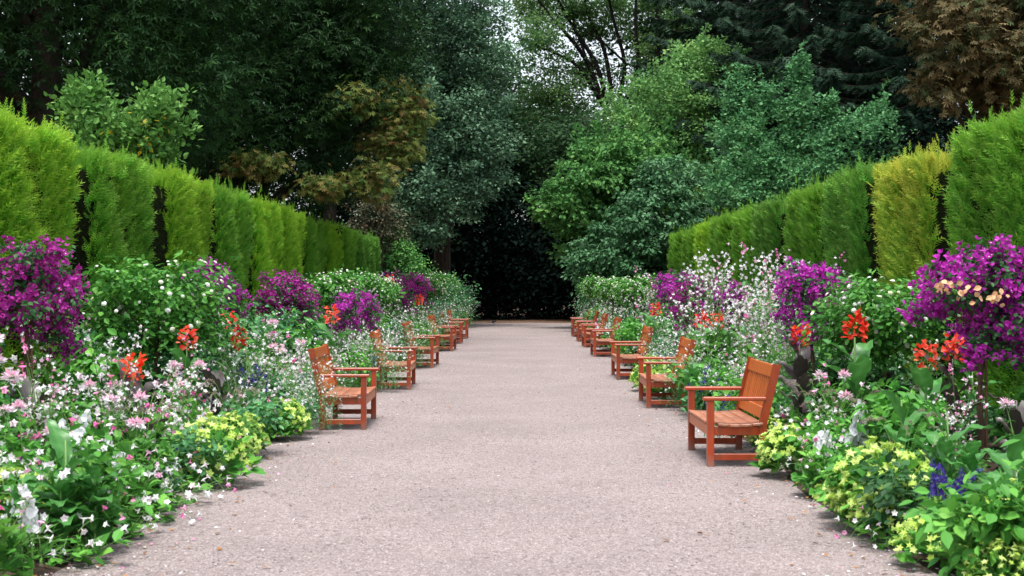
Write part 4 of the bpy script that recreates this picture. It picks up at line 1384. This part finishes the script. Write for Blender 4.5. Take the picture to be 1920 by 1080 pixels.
def fountain_grass(seed):
    rng = np.random.default_rng(seed)
    bl, pl = MB(), MB()
    for i in range(90):
        a = rng.random() * 6.28
        L = rng.uniform(.4, .75)
        e = np.array([math.cos(a) * L * .6, math.sin(a) * L * .6, L * rng.uniform(.3, .75)])
        bl.tube(bez(np.zeros(3), np.array([e[0] * .3, e[1] * .3, L * .8]), e, 6), np.linspace(.004, .001, 6), 3, rng.random(), cap=False)
    for i in range(9):
        a = rng.random() * 6.28
        e = np.array([math.cos(a) * .38, math.sin(a) * .38, rng.uniform(.65, .9)])
        pts = bez(np.zeros(3), np.array([e[0] * .3, e[1] * .3, 1.0]), e, 9)
        bl.tube(pts, .002, 3, .9, cap=False)
        k = 70
        q = rng.uniform(5.6, 8, k)
        pos = np.stack([np.interp(q, np.arange(9), pts[:, ax]) for ax in range(3)], 1)
        pl.scatter(T_NARROW, pos, rng.normal(0, 1, (k, 3)) + (pts[-1] - pts[-3]) * 8, rng.normal(0, 1, (k, 3)), .028, rng.random(k))
    return [('blades', bl.mesh('blades', M['leaf']), 1), ('plumes', pl.mesh('plumes', M['plume']), 1)]


def leafy(seed, r=.42, h=.8, n=430, mat='leaf', s=(.09, .16), tmpl=T_OVAL, fl=None, nf=40, fs=(.014, .024)):
    rng = np.random.default_rng(seed)
    b = MB()
    lob = [(0, 0, h * .45, r * .8, r * .8, h * .45)]
    for k in range(6):
        u = sph(rng, 1)[0]
        lob.append((u[0] * r * .6, u[1] * r * .6, h * .5 + abs(u[2]) * h * .35, r * .42, r * .42, h * .25))
    c = lobes_points(rng, lob, n // 8, .4)
    c = c[c[:, 2] > .04]
    leaf_cloud(b, rng, c, .14, 8, tmpl, *s)
    parts = [('foliage', b.mesh('foliage', M[mat]), 1)]
    b = MB()
    for k in range(7):
        e = c[k]
        b.tube(bez(np.zeros(3), e * np.array([.4, .4, .6]), e, 5), np.linspace(.008, .003, 5), 4, cap=False)
    parts.append(('stems', b.mesh('stems', M['stem']), 0))
    if fl:
        c = lobes_points(rng, lob, nf, .15)
        c = c[c[:, 2] > h * .3]
        m = len(c)
        b = MB()
        ax = c - np.array([0, 0, h * .4]) + rng.normal(0, .2, (m, 3)) + np.array([0, -.1, .1])
        b.scatter(T_STAR, c + ax * .1, np.cross(ax, rng.normal(size=(m, 3))), ax, rng.uniform(*fs, m), rng.random(m))
        parts.append(('flowers', b.mesh('flowers', M[fl]), 1))
    return parts


PROTO = {
    'boug': [bougainvillea(61), bougainvillea(62, 'bract_red', .68, .62), bougainvillea(63, 'bract', .6, .52)],
    'boug_peach': [bougainvillea(64, 'bract', .62, .58, 1.62, 1.3, 270, True)],
    'lantana_bush': [lantana(74, .98, .62, 1.42, .95, 150, 'cream', 420)],
    'lantana': [lantana(71), lantana(72, .66, .52), lantana(73, .66, .5, nf=260)],
    'lime': [lime_tobacco(81), lime_tobacco(82, .28, .36, 110), lime_tobacco(83, .38, .34, 170)],
    'pink': [stem_plant(91, 9, .40, .80, .38, 2.7, T_TRUMPET, (.025, .036), 'pinkmix', nleaf=180), stem_plant(92, 10, .30, .62, .42, 2.7, T_TRUMPET, (.025, .036), 'pinkmix', nleaf=170), stem_plant(93, 8, .5, 1.0, .36, 1.8, T_TRUMPET, (.026, .038), 'pinkmix', nleaf=200)],
    'flop': [stem_plant(99, 9, .06, .26, .55, 1.6, T_TRUMPET, (.022, .032), 'pinkmix', nleaf=12, base_r=.12, base_h=.12, branch=2, stem_r=.0035)],
    'gaura': [stem_plant(94, 12, .45, .9, .42, 3.2, T_STAR, (.017, .028), 'blush', 'leaf_cool', (.04, .09), 190, .3, .5, 4, .0035, .2, T_NARROW, .06),
              stem_plant(95, 12, .35, .8, .45, 3.6, T_STAR, (.018, .030), 'white', 'leaf_cool', (.04, .09), 190, .3, .45, 4, .0035, .2, T_NARROW, .06),
              stem_plant(96, 11, .6, 1.15, .42, 3.6, T_STAR, (.018, .029), 'blush', 'leaf', (.05, .10), 220, .32, .7, 4, .004, .2, T_NARROW, .06)],
    'tall': [stem_plant(97, 10, .9, 1.75, .42, 6, T_TRUMPET, (.018, .028), 'blush', 'leaf', (.08, .16), 170, .34, .7, 4, .006, .1, T_OVAL, .05),
             stem_plant(98, 9, 1.0, 1.9, .45, 5, T_TRUMPET, (.018, .028), 'pinkmix', 'leaf', (.08, .16), 150, .34, .7, 4, .006, .1, T_OVAL, .05)],
    'white': [spike_plant(101, 4, .45, .70, .20, 'white', T_DISC, (.034, .052), 15, .26), spike_plant(102, 3, .4, .6, .16, 'white', T_DISC, (.034, .052), 13, .22)],
    'phlox': [leafy(157, .34, .5, 300, 'leaf', (.05, .10), T_NARROW, 'white', 130, (.024, .040)), leafy(158, .32, .42, 280, 'leaf_cool', (.05, .10), T_OVAL, 'blush', 110, (.022, .036))],
    'blue': [spike_plant(103, 11, .35, .62, .24, 'blue', T_STAR, (.024, .038), 26, .2, 'leaf', T_OVAL, (.05, .09), 120), spike_plant(104, 8, .3, .5, .2, 'blue', T_STAR, (.018, .028), 14, .15, 'leaf_cool', T_OVAL, (.05, .08), 100)],
    'canna_red': [canna(111, 'bronze', 'red', .92), canna(112, 'bigleaf', 'red', 1.02)],
    'canna_coral': [canna(113, 'bigleaf', 'coral', 1.05), canna(114, 'bronze', 'coral', 1.1)],
    'canna_leaf': [canna(115, 'bronze', None, .85), canna(116, 'bigleaf', None, .95)],
    'broad': [broadleaf(121), broadleaf(122, 12, .34, .17), broadleaf(123, 8, .30, .15, 'leaf_cool')],
    'cleome': [cleome(131), cleome(132, 3, .6, .95)],
    'grass': [fountain_grass(141)],
    'leafy': [leafy(151), leafy(152, .38, .65, 400, 'leaf_cool', (.06, .11)), leafy(153, .45, .95, 460, 'leaf', (.08, .15)), leafy(154, .4, .6, 420, 'leaf_dark', (.06, .12))],
    'leafy_white': [leafy(155, .45, .95, 430, 'leaf', (.05, .10), T_OVAL, 'white', 95), leafy(156, .45, 1.15, 450, 'leaf_cool', (.05, .10), T_OVAL, 'white', 120)],
}
INFO = {
    'boug': ('bougainvillea', 'magenta bougainvillea standard', 'shrub'),
    'boug_peach': ('bougainvillea', 'magenta bougainvillea standard', 'shrub'),
    'lantana': ('lantana', 'white lantana standard', 'shrub'),
    'lantana_bush': ('lantana', 'broad white lantana', 'shrub'),
    'lime': ('tobacco_plant', 'lime green tobacco mound', 'flower'),
    'pink': ('tobacco_plant', 'pink and white tobacco plant', 'flower'),
    'flop': ('tobacco_plant', 'pink tobacco spray', 'flower'),
    'gaura': ('gaura', 'airy white gaura', 'flower'),
    'tall': ('tobacco_plant', 'tall pale pink tobacco', 'flower'),
    'white': ('snapdragon', 'white snapdragon', 'flower'),
    'phlox': ('phlox', 'low white phlox mound', 'flower'),
    'blue': ('blue_salvia', 'violet-blue salvia', 'flower'),
    'canna_red': ('canna', 'scarlet canna', 'flower'),
    'canna_coral': ('canna', 'coral orange canna', 'flower'),
    'canna_leaf': ('canna', 'flowerless broad-leaved canna', 'plant'),
    'broad': ('tobacco_plant', 'large-leaved green plant', 'plant'),
    'cleome': ('cleome', 'pink spider flower', 'flower'),
    'grass': ('fountain_grass', 'plumed fountain grass', 'grass'),
    'leafy': ('leafy_plant', 'bushy green plant', 'plant'),
    'leafy_white': ('leafy_plant', 'white-dotted bushy plant', 'plant'),
}


def where(X, Y):
    """which stretch of which bed, told by the benches"""
    left = X < 0
    B = LB if left else RB
    side = 'left' if left else 'right'
    off = (PL - X) if left else (X - PR)
    row = 'front' if off < .75 else ('middle' if off < 1.75 else 'back')
    if Y < B[0] - 3.2:
        st = 'in closest foreground'
    elif Y < B[0]:
        st = 'before nearest bench'
    else:
        k = max(i for i, d in enumerate(B) if Y >= d)
        if k == len(B) - 1:
            st = 'beyond farthest bench'
        elif Y < B[k] + BL:
            st = 'behind %s bench' % ORD[k]
        else:
            st = 'between %s and %s benches' % (ORD[k], ORD[k + 1])
    return '%s of %s bed %s' % (row, side, st)


prng = random.Random(77)
count = {}
ALLP = []


def plant(kind, X, Y, s=1.0, var=None, rz=None, label=None, z=0.06):
    ps = PROTO[kind]
    parts = ps[prng.randrange(len(ps)) if var is None else var % len(ps)]
    nm, ph, cat = INFO[kind]
    lab = label or '%s %s' % (ph, where(X, Y))
    t = thing(nm, lab, cat, (X, Y, z), prng.random() * 6.28 if rz is None else rz, s, 'bed planting: ' + ph)
    for (pn, me, k) in parts:
        if k == 2:
            for (lm, loc, rot, sc) in me:
                o = link(pn, lm, t, loc)
                o.rotation_euler = rot
                o.scale = (sc,) * 3
        else:
            o = link(pn, me, t)
            if k == 1:
                stuff(o)
    count[kind] = count.get(kind, 0) + 1
    ALLP.append(t)
    return t


def px(kind, x, d, s=1.0, var=None, rz=None, label=None):
    return plant(kind, (x - VX) / F_PX * d, d, s, var, rz, label)


# ---- the standards, each where it stands
px('boug', 45, 12.6, .95, 1, 0.3, 'plum-magenta bougainvillea standard at the left picture edge')
px('lantana_bush', 295, 15.0, 1.02, 0, 1.0, 'wide white-flowered lantana standard, nearest on the left')
px('boug', 395, 18.6, .93, 2, 2.0, 'magenta bougainvillea mostly hidden behind the near left lantana')
px('boug', 540, 22.6, .87, 1, 4.0, 'plum-magenta bougainvillea standard behind the nearest left bench')
px('lantana', 620, 26.5, 1.0, 2, 2.0, 'white lantana between the two magenta bougainvilleas on the left')
px('boug', 668, 25.5, .74, 0, 1.0, 'bright magenta bougainvillea behind the second left bench')
px('lantana', 700, 31.0, 1.0, 2, 0.5)
px('boug', 735, 37.0, .95, 1, 3.0, 'dusky purple bougainvillea behind the third left bench')
px('boug', 775, 40.0, .95, 1, 5.0, 'dusky purple bougainvillea farther along the left bed near the fourth bench')
px('lantana', 800, 45.0, 1.1, 2, 2.5)
px('lantana', 826, 50.0, 1.1, 2, 1.5)
px('boug_peach', 1836, 12.0, .96, 0, 0.0, 'nearest right magenta bougainvillea with a patch of faded peach bracts')
px('lantana_bush', 1655, 14.6, .92, 0, 3.0, 'white lantana standard between the two big bougainvilleas on the right')
px('boug', 1522, 16.6, .92, 0, 2.0, 'second magenta bougainvillea standard on the right on a slim dark stem')
px('boug', 1362, 22.5, .8, 2, 2.5, 'magenta bougainvillea sunk among white flowers on the right')
px('boug', 1300, 25.5, .85, 1, .5, 'small plum bougainvillea behind the third right bench')
px('boug', 1268, 31.0, .95, 0, 1.0, 'magenta bougainvillea showing before the far right hedge')
px('lantana', 1190, 35.0, 1.0, 2, 2.0, 'white-dotted lantana standard beside the dark gap on the right')
px('lantana', 1150, 41.0, 1.0, 2, 1.0)
px('lantana', 1122, 47.0, 1.05, 2, 0.0)

# ---- single plants that catch the eye
px('canna_red', 250, 11.2, .93, 0, 1.2, 'bronze-leaved canna with the big scarlet flower, left foreground')
px('canna_red', 447, 15.8, .92, 1, 0.2, 'scarlet canna below the left lantana')
px('canna_coral', 622, 20.2, 1.08, 0, 0.7, 'coral canna rising behind the nearest left bench')
px('canna_coral', 350, 14.2, .95, 0, 2.2, 'coral and pale canna under the near left lantana')
px('canna_coral', 786, 37.5, 1.15, 0, 1.2)
px('canna_coral', 1735, 11.3, .92, 0, 2.0, 'coral canna in front of the nearest right bougainvillea')
px('canna_coral', 1785, 11.6, .92, 1, 0.5, 'bronze-leaved coral canna beside the nearest right bougainvillea stem')
px('canna_red', 1603, 13.2, 1.12, 1, 1.5, 'slender red canna under the right lantana')
px('canna_red', 1500, 15.4, 1.05, 0, 1.5, 'small red canna below the second right bougainvillea')
px('canna_coral', 1345, 20.0, 1.0, 0, .2, 'coral canna behind the second right bench')
px('canna_red', 1315, 21.0, 1.0, 1, .9, 'scarlet canna behind the second right bench')
px('canna_coral', 1230, 27.5, 1.05, 0, .3)
px('canna_leaf', 60, 10.4, 1.0, 0, .4, 'dark bronze canna leaves at the left edge')
px('canna_leaf', 120, 8.1, .72, 1, .2, 'glossy broad green leaves low in the bottom left corner')
px('canna_leaf', 195, 8.5, .55, 1, 1.7, 'glossy broad green leaves at the lower left path edge')
px('canna_leaf', 1775, 9.4, .78, 1, .6, 'glossy broad green leaves below the coral cannas on the right')
px('canna_leaf', 1900, 7.9, .75, 1, 2.6, 'glossy broad green leaves in the lower right corner')
px('canna_leaf', 1690, 10.2, .8, 1, 1.1, 'glossy broad green leaves behind the large lime mound')
px('canna_leaf', 400, 13.6, .9, 0, 2.4, 'bronze canna leaf beside the left flower mass')
px('canna_leaf', 1905, 10.6, .85, 0, 1.4, 'bronze canna leaves at the right edge')
px('canna_leaf', 1500, 13.4, .85, 0, 2.9, 'bronze-tinged canna leaves behind the nearest right bench')
px('cleome', 15, 10.6, 1.05, 0, 0.0, 'pink and white spider flower at the left edge')
px('cleome', 240, 10.2, .82, 1, 1.0, 'pink spider flower below the scarlet canna on the left')
px('cleome', 50, 9.6, .8, 1, 2.0, 'pale pink spider flower low at the left edge')
px('cleome', 1568, 12.6, .85, 1, .6, 'pale pink spider flower behind the nearest right bench')
px('cleome', 1925, 10.0, .8, 1, .6, 'pink spider flower at the right picture edge')
px('cleome', 540, 18.0, 1.0, 0, .6, 'pale pink spider flowers left of the nearest left bench')
px('cleome', 345, 13.4, .9, 1, .6, 'pinkish spider flower beneath the left lantana')
px('white', 120, 9.6, 1.15, 0, 0, 'white snapdragon spikes in the left foreground')
px('white', 175, 9.3, 1.15, 1, 0, 'tall leaning white snapdragon next to the pink tobacco, left foreground')
px('white', 205, 9.0, .9, 0, 2, 'low white snapdragon near the left path edge')
px('white', 1600, 10.8, 1.1, 0, 1, 'white snapdragon spikes beyond the lime flowers on the right')
px('white', 1548, 10.7, 1.0, 1, 2, 'white snapdragon beside the lime flowers near the right bench')
px('lime', 1475, 11.6, 1.0, 1, 0, 'lime green tobacco mound against the nearest right bench')
px('lime', 1655, 9.0, 1.15, 0, 1, 'large lime green tobacco mound spilling onto the right path edge')
px('lime', 1700, 8.7, .95, 2, 1, 'second lime green tobacco mound beside the violet salvia')
px('lime', 1850, 7.5, 1.0, 1, 1, 'lime green tobacco flowers at the lower right corner')
px('lime', 1920, 7.6, 1.0, 0, 2, 'lime green tobacco flowers at the right picture edge')
px('lime', 400, 11.0, 1.1, 0, 1, 'lime green tobacco mound at the left path edge')
px('lime', 5, 8.2, 1.0, 0, 2, 'lime green tobacco flowers at the lower left corner')
px('lime', 1225, 21.2, 1.1, 0, 2, 'lime green tobacco between the second and third right benches')
px('lime', 1245, 19.8, 1.0, 2, 2, 'lime green tobacco behind the second right bench')
px('lime', 535, 14.4, .95, 1, 2, 'lime green tobacco left of the nearest left bench seat')
px('blue', 1772, 8.0, .92, 0, 0, 'violet-blue salvia at the lower right path edge')
px('blue', 480, 15.4, 1.2, 0, 2, 'violet-blue salvia left of the nearest left bench back')
px('blue', 1318, 16.5, 1.35, 1, 2, 'blue salvia just behind the second right bench')
px('blue', 1350, 14.2, 1.0, 1, 1, 'blue salvia behind the nearest right bench')
px('blue', 690, 21.0, 1.1, 1, 1, 'blue salvia beside the second left bench')
px('blue', 20, 9.5, .9, 1, 1, 'violet salvia at the left edge')
px('blue', 305, 10.0, .8, 1, 1, 'violet salvia among white flowers in the left foreground')
px('broad', 110, 8.0, .95, 1, .4, 'large-leaved green plant at the lower left')
px('broad', 175, 8.1, 1.0, 0, 1.4, 'large-leaved plant drooping onto the lower left path edge')
px('broad', 40, 7.9, .95, 1, 2.4, 'large-leaved dark plant in the lower left corner')
px('broad', 1750, 9.6, 1.1, 1, .4, 'large-leaved green plant among flowers on the right')
px('broad', 1820, 9.0, 1.1, 0, 1.2, 'large-leaved plant under the nearest right bougainvillea')
px('broad', 1860, 7.7, 1.05, 1, 2.0, 'large-leaved plant in the lower right corner')
px('broad', 1700, 10.6, 1.3, 0, 2.0, 'large-leaved plant in front of the coral cannas on the right')
px('broad', 1300, 17.0, 1.3, 1, 2.0, 'large-leaved plant behind the second right bench')
px('broad', 1440, 17.6, 1.4, 0, 2.0, 'large-leaved plant under the second right bougainvillea')
px('tall', 1345, 19.2, 1.25, 0, 1.0, 'tallest pale pink flower stems rising before the right hedge')
px('tall', 1405, 19.6, 1.15, 1, 2.0, 'tall pale flower stems beside the magenta bougainvillea on the right')
px('tall', 1310, 21.5, 1.15, 0, 3.0)
px('tall', 1790, 10.0, .62, 1, 1.0, 'arching tobacco stems with drooping buds on the right')
px('tall', 90, 10.0, .72, 1, 1.0, 'arching tobacco stems before the left bougainvillea')
px('tall', 210, 10.9, .72, 0, 2.2, 'slender tobacco stems beside the bronze canna on the left')
px('tall', 330, 12.6, .70, 1, 2.2, 'slender pink tobacco stems under the left lantana')
px('grass', 1530, 12.9, .8, 0, 0)
px('grass', 1560, 11.6, .8, 0, 2)
px('grass', 1690, 9.8, .8, 0, 4)
px('grass', 270, 10.6, .85, 0, 0)
px('grass', 430, 12.4, .85, 0, 1)
px('gaura', 560, 14.9, .85, 1, 0, 'airy white gaura spilling against the nearest left bench')
px('gaura', 610, 15.0, .72, 0, 1, 'pale gaura sprays in front of the nearest left bench legs')
px('gaura', 735, 21.0, .95, 1, 1, 'white gaura sprays across the second left bench')
px('gaura', 785, 27.2, .95, 0, 1, 'white gaura sprays across the third left bench')
px('gaura', 1275, 18.0, .95, 0, 1, 'gaura sprays leaning across the second right bench')

# ---- the rest of the planting
BENCH_BOX = [(-2.62, -1.8, d - .02, d + BL + .02) for d in LB] + [(1.7, 2.47, d - .02, d + BL + .02) for d in RB]


def blocked(x, y, m=.08):
    return any(a - m < x < b + m and c - m < y < e + m for a, b, c, e in BENCH_BOX)


def fill(side, y0, y1, step, kinds_by_row, rows):
    y = y0
    while y < y1:
        for (off, hs) in rows:
            kinds = kinds_by_row[0 if off < .7 else (1 if off < 1.6 else 2)]
            o = off + prng.uniform(-.14, .14)
            X = PL - o if side < 0 else PR + o
            Y = y + prng.uniform(-.5, .5) * step
            if blocked(X, Y):
                continue
            sc_ = 1.0
            if side > 0 and .335 < X / Y < .395 and 8.2 < Y < 12.2:
                sc_ = .5
            if side > 0 and .225 < X / Y < .26 and 12.5 < Y < 16.6:
                sc_ = .55
            k = prng.choices([q[0] for q in kinds], [q[1] for q in kinds])[0]
            plant(k, X, Y, hs * sc_ * prng.uniform(.82, 1.15))
        y += step


ROW_NEAR = [
    [('pink', 5), ('phlox', 2.2), ('gaura', .5), ('lime', .6), ('leafy', 1.2), ('white', .9), ('blue', .4), ('broad', 1.2)],
    [('pink', 3), ('gaura', .5), ('leafy', 3.5), ('white', .5), ('broad', 1.5), ('cleome', .12), ('tall', .5), ('grass', .4)],
    [('leafy', 5), ('leafy_white', .8), ('pink', 1), ('canna_leaf', .4)],
]
ROW_RIGHT = [
    [('gaura', 1.2), ('lime', 1.5), ('leafy', 2), ('broad', 1.8), ('pink', 1.0), ('blue', .3)],
    [('leafy', 3), ('broad', 2), ('gaura', .8), ('pink', .8), ('grass', .4)],
    [('leafy', 5), ('broad', .7), ('canna_leaf', .5)],
]
ROW_MID = [
    [('gaura', 4), ('phlox', 2), ('lime', .8), ('pink', 1.2), ('blue', .4), ('leafy', 1.2), ('broad', .5)],
    [('gaura', 3), ('leafy_white', 2.5), ('leafy', 2), ('tall', 1.2), ('broad', .8), ('canna_coral', .25)],
    [('leafy_white', 3), ('leafy', 3), ('gaura', 1.5), ('tall', .7)],
]
fill(-1, 7.2, 14.5, .50, ROW_NEAR, [(.02, .76), (.50, .90), (1.05, .95), (1.65, .95), (2.3, .95)])
fill(1, 6.6, 16.0, .54, ROW_RIGHT, [(.06, .72), (.58, .82), (1.15, .82), (1.75, .80), (2.4, .80)])
fill(-1, 14.5, 30, .62, ROW_MID, [(-.05, .85), (.45, 1.02), (1.1, 1.12), (1.8, 1.15), (2.4, 1.1)])
fill(1, 16, 30, .62, ROW_MID, [(.05, .9), (.55, 1.05), (1.15, 1.2), (1.9, 1.3), (2.5, 1.2)])
fill(-1, 30, 55, .9, ROW_MID, [(.1, 1.1), (.75, 1.35), (1.6, 1.5)])
fill(1, 30, 53, .9, ROW_MID, [(.15, 1.1), (.8, 1.35), (1.7, 1.5)])
for i_, d_ in enumerate(LB[:5]):
    for j_, (dx_, f_) in enumerate([(-2.68, .1), (-2.72, .55), (-2.66, .95)]):
        plant('gaura', dx_, d_ + BL * f_ - .1, 1.05, (i_ + j_) % 2, None, 'white gaura right behind the %s left bench, %s part' % (ORD[i_], ['near', 'middle', 'far'][j_]))
for i_, d_ in enumerate(LB[1:5]):
    plant('gaura', -2.42, d_ - .38, 1.15, i_, None, 'white gaura half covering the %s left bench' % ORD[i_ + 1])
for i_, d_ in enumerate(LB[1:5]):
    plant('leafy_white', -2.66, d_ - .30, .86, i_, None, 'white-dotted bush hiding the back of the %s left bench' % ORD[i_ + 1])
for i_, d_ in enumerate(RB[1:4]):
    plant('leafy_white', 2.62, d_ - .25, .72, i_, None, 'white-dotted bush beside the back of the %s right bench' % ORD[i_ + 1])
for i_, d_ in enumerate(RB[1:5]):
    plant('gaura', 2.42, d_ - .38, 1.0, i_ + 1, None, 'white gaura half covering the %s right bench' % ORD[i_ + 1])
for k_, (x_, d_, s_) in enumerate([(832, 49, 1.7), (848, 53, 1.8), (862, 56, 1.8), (873, 58, 1.6), (1112, 50, 1.6), (1100, 54, 1.6)]):
    px('leafy_white', x_, d_, s_, 1, k_ * 1.3, 'tall white-dotted bush framing the dark opening, %s' % ['first from the left', 'second from the left', 'third from the left', 'nearest the opening on the left', 'outer on the right', 'nearest the opening on the right'][k_])
    px('gaura', x_ + (6 if x_ < 981 else -6), d_ - .6, 1.3, k_, None, 'white gaura before the dark opening, %s' % ['first from the left', 'second from the left', 'third from the left', 'fourth from the left', 'sixth from the left', 'fifth from the left'][k_])
# pink tobacco sprays flopping out over the gravel
for k, d_ in enumerate([7.9, 8.6, 9.3, 10.0, 10.8, 11.8]):
    plant('flop', -2.74, d_, prng.uniform(.9, 1.15), 0, k * 1.1, 'pink tobacco spray flopping over the left gravel edge, %s from the camera' % NUM[k], .02)
for k, d_ in enumerate([8.4, 10.4]):
    plant('flop', 2.42, d_, .8, 0, k * 2.1, 'pink tobacco spray flopping over the right gravel edge, %s from the camera' % NUM[k], .02)

# things of one kind in the same stretch are told apart by their distance
by = {}
for t in ALLP:
    by.setdefault(t['label'], []).append(t)
CNT = ['closest', 'second closest', 'third closest', 'fourth closest', 'fifth closest', 'sixth closest', 'seventh closest', 'eighth closest', 'ninth closest', 'tenth closest', 'eleventh closest', 'twelfth closest', 'thirteenth closest', 'fourteenth closest']
for lab, ts in by.items():
    if len(ts) > 1:
        ts.sort(key=lambda o: o.location.y)
        for i, t in enumerate(ts):
            t['label'] = lab + ', ' + (CNT[i] if i < len(CNT) - 1 and i < len(ts) - 1 else 'farthest')

# ------------------------------------------------------------------ a small bird far down the path
def make_bird():
    p = W(926, 609, 61)
    t = thing('magpie', 'tiny black and white bird standing far down the path', 'bird', (p[0], p[1], .012), R(20))
    b = MB()
    s = np.linspace(0, 1, 11)
    pts = np.stack([-.13 + .26 * s, s * 0, .11 + .055 * s ** 1.5], 1)
    rad = np.array([.004, .022, .042, .054, .056, .05, .038, .030, .034, .030, .006])
    b.tube(pts, rad, 10)
    link('body', b.mesh('body', M['black'], True), t)
    b = MB(); b.box((-.20, 0, .105), (.18, .035, .01), None, .002)
    link('tail', b.mesh('tail', M['black']), t)
    b = MB(); b.tube(np.array([[-.03, 0, .085], [.02, 0, .08], [.06, 0, .10]]), np.array([.02, .042, .015]), 8)
    link('belly', b.mesh('belly', M['bird_white'], True), t)
    b = MB(); b.tube(np.array([[.125, 0, .165], [.165, 0, .16]]), np.array([.009, .002]), 6)
    link('beak', b.mesh('beak', M['black']), t)
    for q in (-1, 1):
        b = MB(); b.tube(np.array([[.01, q * .02, .09], [.0, q * .022, .04], [.012, q * .022, 0]]), .004, 5)
        link('leg', b.mesh('leg', M['black']), t)


make_bird()
print('plants', sum(count.values()), count, 'objects', len(bpy.data.objects), 'tris', sum(len(m.polygons) for m in bpy.data.meshes))
